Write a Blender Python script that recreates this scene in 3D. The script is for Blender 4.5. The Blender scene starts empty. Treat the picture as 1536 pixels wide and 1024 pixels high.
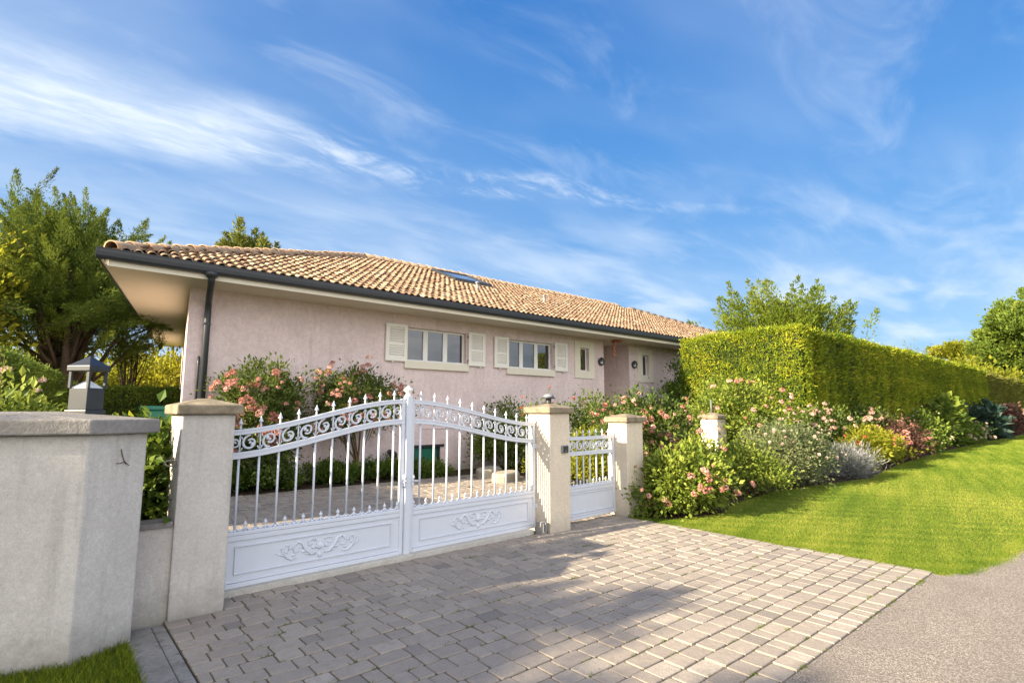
import bpy, math, random
import numpy as np
from mathutils import Vector, Matrix
random.seed(7)
rg = np.random.default_rng(11)
PI = math.pi
S = bpy.context.scene
C = S.collection
AZ, EL = math.radians(9), math.radians(22)      # sun: comes from -X, a little behind the gate

# ------------------------------------------------------------------ object helpers
def tag(o, label=None, cat=None, group=None, kind=None):
    if label: o['label'] = label
    if cat: o['category'] = cat
    if group: o['group'] = group
    if kind: o['kind'] = kind
    return o

def thing(name, label, cat, loc=(0, 0, 0), rz=0, group=None):
    o = bpy.data.objects.new(name, None); C.objects.link(o)
    o.empty_display_size = 0.1
    o.location = loc; o.rotation_euler = (0, 0, rz)
    return tag(o, label, cat, group)

def link(name, me, m, parent=None, loc=None):
    if m is not None and not me.materials: me.materials.append(m)
    o = bpy.data.objects.new(name, me); C.objects.link(o)
    if parent is not None: o.parent = parent
    if loc is not None: o.location = loc
    return o

class MB:
    def __init__(s): s.v = []; s.f = []
    def add(s, vs, fs):
        b = len(s.v); s.v += [tuple(p) for p in vs]; s.f += [tuple(b + i for i in f) for f in fs]; return s
    def box(s, x0, x1, y0, y1, z0, z1):
        return s.add([(x0,y0,z0),(x1,y0,z0),(x1,y1,z0),(x0,y1,z0),(x0,y0,z1),(x1,y0,z1),(x1,y1,z1),(x0,y1,z1)],
              [(3,2,1,0),(4,5,6,7),(0,1,5,4),(1,2,6,5),(2,3,7,6),(3,0,4,7)])
    def prism(s, poly, z0, z1, inset=0.0, ztop=None):
        """vertical prism over a CCW polygon"""
        n = len(poly)
        v = [(x, y, z0) for x, y in poly] + [(x, y, z1) for x, y in poly]
        f = [tuple(range(n - 1, -1, -1))] + [(i, (i + 1) % n, n + (i + 1) % n, n + i) for i in range(n)]
        if ztop is None: f.append(tuple(range(n, 2 * n)))
        else:
            cx = sum(p[0] for p in poly) / n; cy = sum(p[1] for p in poly) / n
            if inset > 0:
                v += [(cx + (x - cx) * inset, cy + (y - cy) * inset, ztop) for x, y in poly]
                f += [(n + i, n + (i + 1) % n, 2 * n + (i + 1) % n, 2 * n + i) for i in range(n)] + [tuple(range(2 * n, 3 * n))]
            else:
                v.append((cx, cy, ztop)); f += [(n + i, n + (i + 1) % n, 2 * n) for i in range(n)]
        return s.add(v, f)
    def tube(s, pts, r, n=8, cap=True, sx=1.0):
        pts = [Vector(p) for p in pts]
        rs = r if isinstance(r, (list, tuple)) else [r] * len(pts)
        rings = []; up = None
        for i, p in enumerate(pts):
            t = (pts[min(i + 1, len(pts) - 1)] - pts[max(i - 1, 0)])
            if t.length < 1e-9: t = Vector((0, 0, 1))
            t.normalize()
            if up is None:
                up = Vector((0, 1, 0)) if abs(t.y) < .9 else Vector((1, 0, 0))
            a = (up - t * up.dot(t)); a.normalize(); up = a
            b = t.cross(a)
            rings.append([p + (a * math.cos(2 * PI * k / n) * sx + b * math.sin(2 * PI * k / n)) * rs[i] for k in range(n)])
        v = [q for rr in rings for q in rr]; f = []
        for i in range(len(pts) - 1):
            for k in range(n):
                f.append((i * n + k, i * n + (k + 1) % n, (i + 1) * n + (k + 1) % n, (i + 1) * n + k))
        if cap: f += [tuple(range(n - 1, -1, -1)), tuple((len(pts) - 1) * n + k for k in range(n))]
        return s.add(v, f)
    def lathe(s, prof, c=(0, 0, 0), n=12):
        v = []; f = []
        for (r, z) in prof:
            for k in range(n):
                a = 2 * PI * k / n; v.append((c[0] + r * math.cos(a), c[1] + r * math.sin(a), c[2] + z))
        m = len(prof)
        for i in range(m - 1):
            for k in range(n):
                f.append((i * n + k, i * n + (k + 1) % n, (i + 1) * n + (k + 1) % n, (i + 1) * n + k))
        f += [tuple(range(n - 1, -1, -1)), tuple((m - 1) * n + k for k in range(n))]
        return s.add(v, f)
    def ball(s, c, r, n=8, m=5, sc=(1, 1, 1)):
        v = []; f = []
        for i in range(m + 1):
            t = PI * i / m
            for k in range(n):
                a = 2 * PI * k / n
                v.append((c[0] + r * sc[0] * math.sin(t) * math.cos(a), c[1] + r * sc[1] * math.sin(t) * math.sin(a), c[2] + r * sc[2] * math.cos(t)))
        for i in range(m):
            for k in range(n):
                f.append((i * n + k, (i + 1) * n + k, (i + 1) * n + (k + 1) % n, i * n + (k + 1) % n))
        return s.add(v, f)
    def build(s, name, m, parent=None, smooth=False, bevel=0, loc=None, seg=2):
        me = bpy.data.meshes.new(name); me.from_pydata(s.v, [], s.f); me.update()
        if smooth:
            me.polygons.foreach_set('use_smooth', [True] * len(me.polygons))
        o = link(name, me, m, parent, loc)
        if bevel:
            b = o.modifiers.new('bevel', 'BEVEL'); b.width = bevel; b.segments = seg; b.limit_method = 'ANGLE'; b.angle_limit = math.radians(40)
        return o

def npmesh(name, V, F, m=None, parent=None, var=None, smooth=False):
    """V (n,3), F (k,3|4) arrays -> object; var: per-vertex float"""
    me = bpy.data.meshes.new(name)
    V = np.asarray(V, np.float32); F = np.asarray(F, np.int32); k = F.shape[1]
    me.vertices.add(len(V)); me.vertices.foreach_set('co', V.ravel())
    me.loops.add(F.size); me.loops.foreach_set('vertex_index', F.ravel())
    me.polygons.add(len(F)); me.polygons.foreach_set('loop_start', np.arange(0, F.size, k, dtype=np.int32))
    me.polygons.foreach_set('use_smooth', np.full(len(F), smooth, dtype=bool))
    if var is not None:
        a = me.attributes.new('var', 'FLOAT', 'POINT'); a.data.foreach_set('value', np.asarray(var, np.float32))
    me.update(calc_edges=True); me.validate()
    return link(name, me, m, parent)

def unit(a):
    return a / np.maximum(np.linalg.norm(a, axis=1, keepdims=True), 1e-9)

def leaves(name, P, D, N, L, W, var, m, parent=None, fold=.18, shape=.45):
    n = len(P); D = unit(D); Sd = unit(np.cross(D, N)); N = np.cross(Sd, D)
    L = np.asarray(L).reshape(-1, 1) * np.ones((n, 1)); W = np.asarray(W).reshape(-1, 1) * np.ones((n, 1))
    mid = P + D * L * shape
    V = np.stack([P, mid + Sd * W / 2 + N * W * fold, P + D * L, mid - Sd * W / 2 + N * W * fold], 1).reshape(-1, 3)
    b = np.arange(n)[:, None] * 4
    F = np.concatenate([b + [0, 1, 2], b + [0, 2, 3]], 1).reshape(-1, 3)
    return npmesh(name, V, F, m, parent, np.repeat(np.clip(var, 0, 1), 4))

def instmesh(name, tv, tf, pos, rot, m, parent=None, var=None, scale=None, smooth=False):
    """merge copies of a template: pos (n,3), rot (n,3,3) columns = local axes"""
    tv = np.asarray(tv, float); tf = np.asarray(tf); n = len(pos)
    T = tv[None] * (scale[:, None, :] if scale is not None else 1.0)
    V = np.einsum('nij,nkj->nki', rot, T) + pos[:, None, :]
    F = tf[None] + (np.arange(n) * len(tv))[:, None, None]
    return npmesh(name, V.reshape(-1, 3), F.reshape(-1, tf.shape[1]), m, parent, None if var is None else np.repeat(var, len(tv)), smooth)

# ------------------------------------------------------------------ material helpers
class NT:
    def __init__(s, name):
        s.m = bpy.data.materials.new(name); s.m.use_nodes = True
        s.t = s.m.node_tree; s.t.nodes.clear(); s.out = s.n('ShaderNodeOutputMaterial')
    def n(s, typ, **kw):
        o = s.t.nodes.new(typ)
        for k, v in kw.items():
            if k.startswith('i_'):
                key = k[2:]; key = int(key) if key.isdigit() else key.replace('_', ' ')
                o.inputs[key].default_value = v
            else: setattr(o, k, v)
        return o
    def l(s, a, b): s.t.links.new(a, b)
    def pos(s): return s.n('ShaderNodeNewGeometry').outputs['Position']
    def noise(s, scale, detail=4, rough=.55, vec=None, dist=0):
        o = s.n('ShaderNodeTexNoise', i_Scale=scale, i_Detail=detail, i_Roughness=rough, i_Distortion=dist)
        s.l(vec if vec is not None else s.pos(), o.inputs['Vector']); return o.outputs['Fac']
    def ramp(s, fac, stops, interp='LINEAR'):
        r = s.n('ShaderNodeValToRGB'); r.color_ramp.interpolation = interp
        e = r.color_ramp.elements
        while len(e) < len(stops): e.new(.5)
        for q, (p, c) in zip(e, stops):
            q.position = p; q.color = (c, c, c, 1) if isinstance(c, (int, float)) else (*c, 1)
        s.l(fac, r.inputs[0]); return r.outputs[0]
    def mix(s, fac, a, b, mode='MIX'):
        o = s.n('ShaderNodeMix', data_type='RGBA', blend_type=mode)
        for sock, v in ((o.inputs[0], fac), (o.inputs[6], a), (o.inputs[7], b)):
            if hasattr(v, 'is_linked') or hasattr(v, 'links'): s.l(v, sock)
            elif isinstance(v, (int, float)): sock.default_value = v if sock.type == 'VALUE' else (v, v, v, 1)
            else: sock.default_value = (*v, 1)
        return o.outputs[2]
    def math(s, op, a, b=0.0, c=None):
        o = s.n('ShaderNodeMath', operation=op)
        for i, v in enumerate((a, b) if c is None else (a, b, c)):
            if isinstance(v, (int, float)): o.inputs[i].default_value = v
            else: s.l(v, o.inputs[i])
        return o.outputs[0]
    def bsdf(s, col, rough=.6, bump=None, bstr=.3, bdist=.01, spec=.5, metal=0, **kw):
        p = s.n('ShaderNodeBsdfPrincipled'); p.inputs['Roughness'].default_value = rough
        p.inputs['Specular IOR Level'].default_value = spec; p.inputs['Metallic'].default_value = metal
        for k, v in kw.items(): p.inputs[k.replace('_', ' ')].default_value = v
        if isinstance(col, tuple): p.inputs['Base Color'].default_value = (*col, 1)
        else: s.l(col, p.inputs['Base Color'])
        if bump is not None:
            b = s.n('ShaderNodeBump', i_Strength=bstr, i_Distance=bdist); s.l(bump, b.inputs['Height']); s.l(b.outputs[0], p.inputs['Normal'])
        s.l(p.outputs[0], s.out.inputs[0]); s.p = p; return s.m

def m_plain(name, col, rough=.5, spec=.5, metal=0, var=.12, scale=6, bstr=.08):
    t = NT(name); f = t.noise(scale, 5)
    c = t.mix(f, tuple(x * (1 - var) for x in col), tuple(min(1, x * (1 + var)) for x in col))
    return t.bsdf(c, rough, t.noise(scale * 12, 3), bstr, .004, spec, metal)

def m_stucco(name, col, stain, grain=140, bstr=.5, stainamt=.55, low=None):
    t = NT(name)
    big = t.ramp(t.noise(1.7, 6, .62), [(.35, 0.0), (.72, 1.0)])
    streak = t.n('ShaderNodeMapping'); streak.inputs['Scale'].default_value = (5, 5, .55); t.l(t.pos(), streak.inputs[0])
    st = t.ramp(t.noise(1.5, 6, .65, streak.outputs[0]), [(.46, 0.0), (.66, 1.0)])
    c = t.mix(t.math('MULTIPLY', t.math('MAXIMUM', big, st), stainamt), col, stain)
    fine = t.ramp(t.noise(grain * .6, 3), [(.3, .86), (.7, 1.08)])
    c = t.mix(1.0, c, t.ramp(t.noise(grain * .17, 5, .75), [(.3, .86), (.7, 1.09)]), 'MULTIPLY')
    c = t.mix(1.0, c, fine, 'MULTIPLY')
    if low:      # splash dirt with a ragged edge near the ground
        z = t.n('ShaderNodeSeparateXYZ'); t.l(t.pos(), z.inputs[0])
        zz = t.math('ADD', z.outputs[2], t.math('MULTIPLY', t.noise(9, 5, .7), .5))
        c = t.mix(t.ramp(zz, [(.24, .75), (.52, 0.0)]), c, low)
    h = t.math('ADD', t.noise(grain, 3, .6), t.math('MULTIPLY', t.noise(grain * .3, 3), .7))
    return t.bsdf(c, .88, h, bstr, .006, .25)

def m_leaf(name, dark, mid, light, trans=(.25, .35, .04), tf=.3, rough=.5, clump=1.2):
    t = NT(name)
    a = t.n('ShaderNodeAttribute', attribute_name='var')
    f = t.math('ADD', t.math('MULTIPLY', a.outputs['Fac'], .8), t.math('MULTIPLY', t.noise(clump, 3), .4))
    f = t.math('SUBTRACT', f, .1)
    c = t.ramp(f, [(.12, dark), (.5, mid), (.9, light)])
    t.bsdf(c, rough + .08, None, spec=.16)
    tr = t.n('ShaderNodeBsdfTranslucent'); t.l(t.mix(.6, c, trans), tr.inputs[0])
    mx = t.n('ShaderNodeMixShader', i_0=tf); t.l(t.p.outputs[0], mx.inputs[1]); t.l(tr.outputs[0], mx.inputs[2])
    t.l(mx.outputs[0], t.out.inputs[0]); return t.m

def m_bloom(name, a, b, c):
    t = NT(name); o = t.n('ShaderNodeObjectInfo')
    at = t.n('ShaderNodeAttribute', attribute_name='var')
    f = t.math('ADD', t.math('MULTIPLY', o.outputs['Random'], .7), t.math('MULTIPLY', at.outputs['Fac'], .3))
    col = t.ramp(f, [(.05, a), (.5, b), (.95, c)])
    t.bsdf(col, .6, None, spec=.25)
    tr = t.n('ShaderNodeBsdfTranslucent'); t.l(col, tr.inputs[0])
    mx = t.n('ShaderNodeMixShader', i_0=.3); t.l(t.p.outputs[0], mx.inputs[1]); t.l(tr.outputs[0], mx.inputs[2])
    t.l(mx.outputs[0], t.out.inputs[0]); return t.m

M = {}
M['render'] = m_stucco('pier_render', (.59, .56, .52), (.43, .405, .375), 190, .4, .75, low=(.25, .24, .21))
M['cream'] = m_stucco('pillar_render', (.68, .60, .475), (.52, .45, .35), 190, .35, .45, low=(.40, .36, .29))
M['pink'] = m_stucco('house_render', (.80, .665, .65), (.62, .495, .475), 70, .8, .7, low=(.40, .33, .30))
def cap_mat():
    t = NT('cap_stone')
    c = t.ramp(t.noise(7, 7, .65), [(.3, (.12, .10, .075)), (.55, (.25, .21, .15)), (.75, (.36, .30, .21))])
    li = t.ramp(t.noise(23, 5, .7), [(.56, 0.0), (.68, .7)])
    c = t.mix(li, c, (.20, .17, .07))
    return t.bsdf(c, .9, t.noise(45, 6, .7), .7, .008, .2)
M['cap'] = cap_mat()
M['greycap'] = m_stucco('grey_cap_stone', (.30, .285, .27), (.16, .15, .14), 60, .8, .8)
M['trim'] = m_plain('cream_trim', (.74, .69, .57), .7, .3, var=.06)
M['soffit'] = m_plain('soffit_paint', (.66, .60, .49), .75, .25, var=.07, scale=1.5)
M['white'] = m_plain('white_gate_paint', (.60, .635, .70), .38, .5, var=.05, scale=9, bstr=.12)
M['shutter'] = m_plain('shutter_paint', (.82, .79, .72), .5, .4, var=.04)
M['pvc'] = m_plain('window_frame_white', (.78, .77, .74), .35, .5, var=.03)
M['dark'] = m_plain('anthracite_metal', (.028, .032, .038), .38, .5, var=.25)
M['lantern'] = m_plain('lantern_grey_metal', (.034, .038, .044), .42, .5, metal=.2, var=.25, scale=14)
M['diffuser'] = m_plain('frosted_diffuser', (.72, .73, .74), .4, .5, var=.05)
M['dome'] = m_plain('grey_lamp_dome', (.20, .215, .235), .35, .5, var=.1)
M['green'] = m_plain('green_paint', (.015, .15, .095), .45, .5, var=.15)
M['red'] = m_plain('red_paint', (.46, .17, .10), .6, .3, var=.3, scale=20)
M['galv'] = m_plain('galvanised_metal', (.28, .29, .29), .5, .5, metal=.5, var=.25, scale=25)
M['rod'] = m_plain('green_grey_metal', (.10, .12, .09), .55, .4, var=.2)
M['bluegrey'] = m_plain('pale_blue_metal', (.42, .5, .6), .5, .5)
M['kerb'] = m_stucco('kerb_concrete', (.55, .525, .47), (.36, .34, .30), 100, .5, .6)
M['slab'] = m_stucco('edging_concrete', (.285, .27, .25), (.13, .12, .105), 60, .9, .9)
M['stone'] = m_stucco('pale_stone', (.40, .36, .29), (.28, .25, .19), 40, .8, .6)
M['bark'] = m_stucco('bark', (.12, .085, .06), (.05, .038, .028), 50, .9, .8)
M['stem'] = m_stucco('stem_bark', (.16, .11, .06), (.07, .06, .03), 60, .6, .6)
M['plaster'] = m_stucco('neighbour_render', (.6, .55, .47), (.45, .4, .34), 60, .3, .4)
M['hinge'] = m_plain('iron_hinge', (.22, .2, .17), .5, .5)
M['moss'] = m_leaf('moss', (.05, .07, .012), (.10, .14, .02), (.18, .2, .05))

def glass_mat():
    t = NT('window_glass')
    t.bsdf((.012, .015, .018), .015, t.noise(1.3, 2), .02, .02, .5)
    t.p.inputs['IOR'].default_value = 1.9
    t.p.inputs['Coat Weight'].default_value = .6; t.p.inputs['Coat Roughness'].default_value = .01
    return t.m
M['glass'] = glass_mat()

def tile_mat():
    t = NT('terracotta_tiles')
    a = t.n('ShaderNodeAttribute', attribute_name='var')
    c = t.ramp(a.outputs['Fac'], [(0, (.17, .105, .066)), (.3, (.25, .158, .10)), (.65, (.31, .215, .135)), (1, (.385, .295, .205))])
    li = t.ramp(t.noise(5, 7, .7), [(.5, 0.0), (.66, .7)])
    c = t.mix(li, c, (.30, .25, .19))
    li2 = t.ramp(t.noise(26, 5, .7), [(.58, 0.0), (.7, .6)])
    c = t.mix(li2, c, (.16, .13, .10))
    return t.bsdf(c, .85, t.noise(40, 5), .4, .006, .25)
M['tile'] = tile_mat()
M['ridge'] = (lambda t: t.bsdf(t.mix(t.ramp(t.noise(6, 7, .7), [(.42, 0.0), (.6, 1.0)]), (.40, .26, .165), (.22, .19, .155)), .88, t.noise(40, 5), .5, .006, .2))(NT('ridge_tiles'))

def paver_mat():
    t = NT('concrete_pavers')
    a = t.n('ShaderNodeAttribute', attribute_name='var')
    c = t.ramp(a.outputs['Fac'], [(0, (.20, .178, .16)), (.4, (.305, .263, .222)), (.8, (.365, .315, .262)), (1, (.425, .375, .315))])
    c = t.mix(t.ramp(t.noise(14, 6, .7), [(.42, 0.0), (.75, .55)]), c, (.22, .19, .165))
    c = t.mix(t.ramp(t.noise(1.1, 5, .6), [(.55, 0.0), (.75, .45)]), c, (.17, .15, .13))
    sp = t.ramp(t.noise(160, 2), [(.3, .8), (.7, 1.15)])
    c = t.mix(1.0, c, sp, 'MULTIPLY')
    h = t.math('ADD', t.noise(120, 4, .65), t.math('MULTIPLY', t.noise(25, 4), 1.2))
    return t.bsdf(c, .85, h, .55, .006, .3)
M['paver'] = paver_mat()
def joint_mat():
    t = NT('paver_joints')
    c = t.ramp(t.noise(18, 6, .7), [(.3, (.075, .064, .05)), (.55, (.16, .138, .105)), (.72, (.13, .125, .05))])
    return t.bsdf(c, .95, t.noise(200, 3), .6, .005, .1)
M['joint'] = joint_mat()
def asphalt_mat():
    t = NT('worn_asphalt')
    v = t.n('ShaderNodeTexVoronoi', i_Scale=150.0); t.l(t.pos(), v.inputs['Vector'])
    sepc = t.n('ShaderNodeSeparateColor'); t.l(v.outputs['Color'], sepc.inputs[0])
    c = t.ramp(sepc.outputs[0], [(0, (.13, .11, .095)), (.5, (.25, .218, .19)), (.8, (.34, .30, .262)), (1, (.52, .46, .40))])
    c = t.mix(t.ramp(t.noise(2.2, 5), [(.4, 0.0), (.7, .4)]), c, (.18, .16, .14))
    h = t.math('SUBTRACT', 1.0, v.outputs['Distance'])
    return t.bsdf(c, .85, t.math('ADD', h, t.noise(60, 4)), .9, .01, .3)
M['asphalt'] = asphalt_mat()
def soil_mat(name, a, b, scale=12):
    t = NT(name); c = t.ramp(t.noise(scale, 7, .7), [(.3, a), (.7, b)])
    return t.bsdf(c, .95, t.noise(scale * 5, 5, .7), .9, .03, .1)
M['soil'] = soil_mat('bed_soil', (.035, .024, .016), (.085, .06, .038))
M['lawn'] = soil_mat('lawn_ground', (.075, .105, .02), (.13, .17, .032), 5)
M['terrain'] = soil_mat('rough_grass', (.06, .075, .02), (.10, .11, .03), 2)
M['grit'] = soil_mat('grit', (.16, .14, .12), (.42, .37, .32), 60)
# foliage
M['grass'] = m_leaf('grass_blades', (.06, .115, .012), (.145, .215, .02), (.29, .31, .055), (.45, .5, .05), .35, .5, .8)
M['hedge'] = m_leaf('hedge_leaf', (.045, .08, .009), (.175, .25, .016), (.47, .44, .032), (.4, .4, .03), .35, .5, .9)
M['hedge2'] = m_leaf('hedge_brown_leaf', (.05, .065, .014), (.13, .145, .026), (.22, .21, .04), (.3, .28, .04), .3)
M['conifer'] = m_leaf('conifer_leaf', (.036, .068, .015), (.12, .185, .03), (.28, .33, .055), (.3, .32, .04), .25)
M['pine'] = m_leaf('pine_leaf', (.045, .07, .015), (.14, .165, .03), (.28, .28, .06), (.3, .32, .05), .25)
M['acacia'] = m_leaf('light_tree_leaf', (.06, .10, .012), (.14, .19, .022), (.24, .27, .04), (.45, .5, .05), .42)
M['broad'] = m_leaf('broadleaf', (.04, .075, .014), (.11, .165, .024), (.22, .27, .045), (.35, .42, .05), .24)
M['yellow'] = m_leaf('yellow_green_leaf', (.10, .12, .012), (.22, .235, .02), (.38, .36, .04), (.55, .55, .05), .42)
M['rose'] = m_leaf('rose_leaf', (.03, .055, .015), (.085, .125, .026), (.18, .22, .05), (.3, .36, .05), .22)
M['roselight'] = m_leaf('rose_leaf_light', (.06, .10, .016), (.17, .225, .03), (.33, .36, .07), (.42, .48, .06), .26)
M['box'] = m_leaf('groundcover_leaf', (.03, .065, .012), (.085, .145, .022), (.19, .25, .04), (.28, .36, .04), .3)
M['pale'] = m_leaf('pale_leaf', (.06, .085, .035), (.15, .18, .08), (.28, .30, .15), (.35, .4, .15), .3)
M['lav'] = m_leaf('lavender_leaf', (.10, .12, .10), (.24, .25, .24), (.38, .36, .42), (.3, .3, .3), .2)
M['darkbig'] = m_leaf('blue_green_leaf', (.012, .032, .022), (.03, .06, .045), (.09, .13, .11), (.15, .2, .1), .2, .35)
M['maroon'] = m_leaf('maroon_leaf', (.06, .028, .022), (.13, .07, .05), (.22, .14, .10), (.3, .12, .06), .25)
M['pink_bloom'] = m_bloom('pink_bloom', (.46, .18, .14), (.60, .31, .25), (.74, .51, .43))
M['red_bloom'] = m_bloom('old_pink_bloom', (.50, .19, .16), (.64, .33, .27), (.77, .52, .46))
M['pale_bloom'] = m_bloom('pale_pink_bloom', (.52, .29, .235), (.62, .41, .34), (.72, .57, .49))
M['white_bloom'] = m_bloom('white_bloom', (.62, .45, .37), (.70, .57, .48), (.77, .70, .62))
M['coral_bloom'] = m_bloom('coral_bloom', (.60, .12, .06), (.70, .22, .10), (.75, .4, .25))

# ------------------------------------------------------------------ sky, sun, camera
def world():
    w = bpy.data.worlds.new('World'); S.world = w; w.use_nodes = True
    t = w.node_tree; N = t.nodes; N.clear()
    def n(typ, **kw):
        o = N.new(typ)
        for k, v in kw.items():
            if k.startswith('i_'):
                k = k[2:]; o.inputs[int(k) if k.isdigit() else k].default_value = v
            else: setattr(o, k, v)
        return o
    def mth(op, a, b=0., c=0., clamp=False):
        o = n('ShaderNodeMath', operation=op); o.use_clamp = clamp
        for i, v in enumerate((a, b, c)):
            if isinstance(v, (int, float)): o.inputs[i].default_value = v
            else: t.links.new(v, o.inputs[i])
        return o.outputs[0]
    def smooth(x, a, b):
        o = n('ShaderNodeMapRange', interpolation_type='SMOOTHSTEP'); t.links.new(x, o.inputs[0])
        o.inputs[1].default_value = a; o.inputs[2].default_value = b; return o.outputs[0]
    sky = n('ShaderNodeTexSky', sky_type='NISHITA', sun_disc=False, sun_elevation=EL,
            sun_rotation=math.radians(270) + AZ, air_density=1.0, dust_density=.35, ozone_density=3.2)
    hs = n('ShaderNodeHueSaturation', i_Saturation=1.2, i_Value=1.1); t.links.new(sky.outputs[0], hs.inputs['Color'])
    tc = n('ShaderNodeTexCoord'); sp = n('ShaderNodeSeparateXYZ'); t.links.new(tc.outputs['Generated'], sp.inputs[0])
    cr = n('ShaderNodeValToRGB'); t.links.new(sp.outputs[2], cr.inputs[0]); e_ = cr.color_ramp.elements
    e_.new(.22); e_.new(.42); e_.new(.62)
    for q, (p_, c_) in zip(e_, ((0, (.46, .70, .98)), (.22, (.27, .55, .98)), (.42, (.14, .41, .92)), (.62, (.055, .275, .79)), (1, (.04, .20, .64)))):
        q.position = p_; q.color = (*c_, 1)
    sc_ = n('ShaderNodeVectorMath', operation='SCALE'); t.links.new(cr.outputs[0], sc_.inputs[0]); sc_.inputs['Scale'].default_value = 5.15
    sk_ = n('ShaderNodeMix', data_type='RGBA', i_0=.8); t.links.new(hs.outputs[0], sk_.inputs[6]); t.links.new(sc_.outputs[0], sk_.inputs[7])
    k = mth('ADD', mth('MAXIMUM', sp.outputs[2], 0.0), .12)
    px, py = mth('DIVIDE', sp.outputs[0], k), mth('DIVIDE', sp.outputs[1], k)
    cb = n('ShaderNodeCombineXYZ'); t.links.new(px, cb.inputs[0]); t.links.new(py, cb.inputs[1])
    def noise(scale, detail=7, rough=.6, rot=0, sc=(1, 1, 1), dist=0.0, off=0.0):
        mp = n('ShaderNodeMapping'); mp.inputs['Rotation'].default_value = (0, 0, rot); mp.inputs['Scale'].default_value = sc
        mp.inputs['Location'].default_value = (off, off * .7, 0)
        t.links.new(cb.outputs[0], mp.inputs[0])
        o = n('ShaderNodeTexNoise', i_Scale=scale, i_Detail=detail, i_Roughness=rough, i_Distortion=dist); t.links.new(mp.outputs[0], o.inputs['Vector']); return o.outputs[0]
    # one long cirrus band, soft veils, flat low bands, and bright cloud added out of view behind the viewer as fill light
    warp = mth('MULTIPLY', mth('SUBTRACT', noise(1.6, 5, .55, off=3.), .5), .36)
    line = mth('ADD', mth('SUBTRACT', py, mth('SUBTRACT', 1.73, mth('MULTIPLY', mth('MULTIPLY', px, px), .15))), mth('MULTIPLY', px, .15))
    line = mth('ADD', line, warp)
    wid = mth('MAXIMUM', mth('SUBTRACT', .27, mth('MULTIPLY', mth('ABSOLUTE', px), .13)), .065)
    b = mth('SUBTRACT', 1.0, smooth(mth('DIVIDE', mth('ABSOLUTE', line), wid), .1, 1.1))
    band = mth('MULTIPLY', b, mth('ADD', .52, mth('MULTIPLY', smooth(noise(5.5, 6, .6, -.2, (1, 3.5, 1), .3), .3, .72), .40)))
    band = mth('MULTIPLY', mth('MULTIPLY', band, mth('SUBTRACT', 1.0, mth('MULTIPLY', smooth(px, .25, .6), mth('SUBTRACT', .95, mth('MULTIPLY', smooth(noise(4.2, 6, .6, -.3, (1, 2.2, 1), .5, 7.7), .42, .68), .75))))), mth('SUBTRACT', 1.0, smooth(px, 1.2, 2.2)))
    wisp = mth('MULTIPLY', smooth(noise(2.0, 7, .58, -.5, (1, 2.2, 1), .7, 1.7), .48, .85), .28)
    veil = mth('MULTIPLY', smooth(noise(.8, 4, .5, .4, (1, 1.6, 1), .3, 5.2), .42, .74), .20)
    low = mth('MULTIPLY', smooth(noise(1.3, 5, .52, .9, (1, 2.4, 1), .3, 9.1), .40, .68), mth('SUBTRACT', 1.0, smooth(sp.outputs[2], .16, .44)))
    low = mth('MULTIPLY', low, .55)
    left = mth('MULTIPLY', smooth(mth('SUBTRACT', py, mth('MULTIPLY', px, .5)), .35, 1.7), .12)
    left = mth('MULTIPLY', left, mth('ADD', .5, noise(1.2, 5, .55, -.4, (1, 2, 1), .5, 2.2)))
    inv = mth('MULTIPLY', mth('MULTIPLY', mth('SUBTRACT', 1., band), mth('SUBTRACT', 1., wisp)), mth('MULTIPLY', mth('SUBTRACT', 1., veil), mth('SUBTRACT', 1., low)))
    inv = mth('MULTIPLY', inv, mth('SUBTRACT', 1., left, 0., True))
    cov = mth('SUBTRACT', 1.0, inv, 0., True)
    mx = n('ShaderNodeMix', data_type='RGBA'); t.links.new(cov, mx.inputs[0]); t.links.new(sk_.outputs[2], mx.inputs[6])
    mx.inputs[7].default_value = (5.3, 5.9, 6.6, 1)
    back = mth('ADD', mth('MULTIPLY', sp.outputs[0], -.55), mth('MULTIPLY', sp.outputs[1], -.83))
    sky_fill = mth('MULTIPLY', smooth(back, .05, .55), mth('ADD', .55, mth('MULTIPLY', smooth(noise(1.1, 6, .55, .2, (1, 1.5, 1), .4, 4.4), .35, .65), .45)))
    sky_fill = mth('MULTIPLY', sky_fill, smooth(sp.outputs[2], -.02, .06))
    mb_ = n('ShaderNodeMix', data_type='RGBA'); t.links.new(sky_fill, mb_.inputs[0]); t.links.new(mx.outputs[2], mb_.inputs[6])
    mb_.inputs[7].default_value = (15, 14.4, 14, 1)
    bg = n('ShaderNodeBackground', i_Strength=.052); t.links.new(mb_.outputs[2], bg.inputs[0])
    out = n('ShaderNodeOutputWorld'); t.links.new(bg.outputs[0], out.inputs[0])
world()
sun = bpy.data.lights.new('sun', 'SUN'); sun.energy = 5.0; sun.angle = math.radians(.7); sun.color = (1, .84, .60)
so = bpy.data.objects.new('sun', sun); C.objects.link(so)
sd = Vector((math.cos(EL) * math.cos(AZ), -math.cos(EL) * math.sin(AZ), -math.sin(EL)))
so.rotation_euler = sd.to_track_quat('-Z', 'Y').to_euler(); so.location = (-20, 8, 15)
cam = bpy.data.cameras.new('camera'); cam.sensor_width = 36; cam.lens = 820 / 1536 * 36; cam.clip_start = .05; cam.clip_end = 2000
co = bpy.data.objects.new('camera', cam); C.objects.link(co); S.camera = co
co.location = (0, 0, 1.6); co.rotation_euler = (PI / 2 + math.radians(7.297), 0, math.radians(49.326 - 90))
S.view_settings.view_transform = 'Standard'; S.view_settings.look = 'None'; S.view_settings.gamma = 1
S.view_settings.exposure = 1.75

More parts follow.
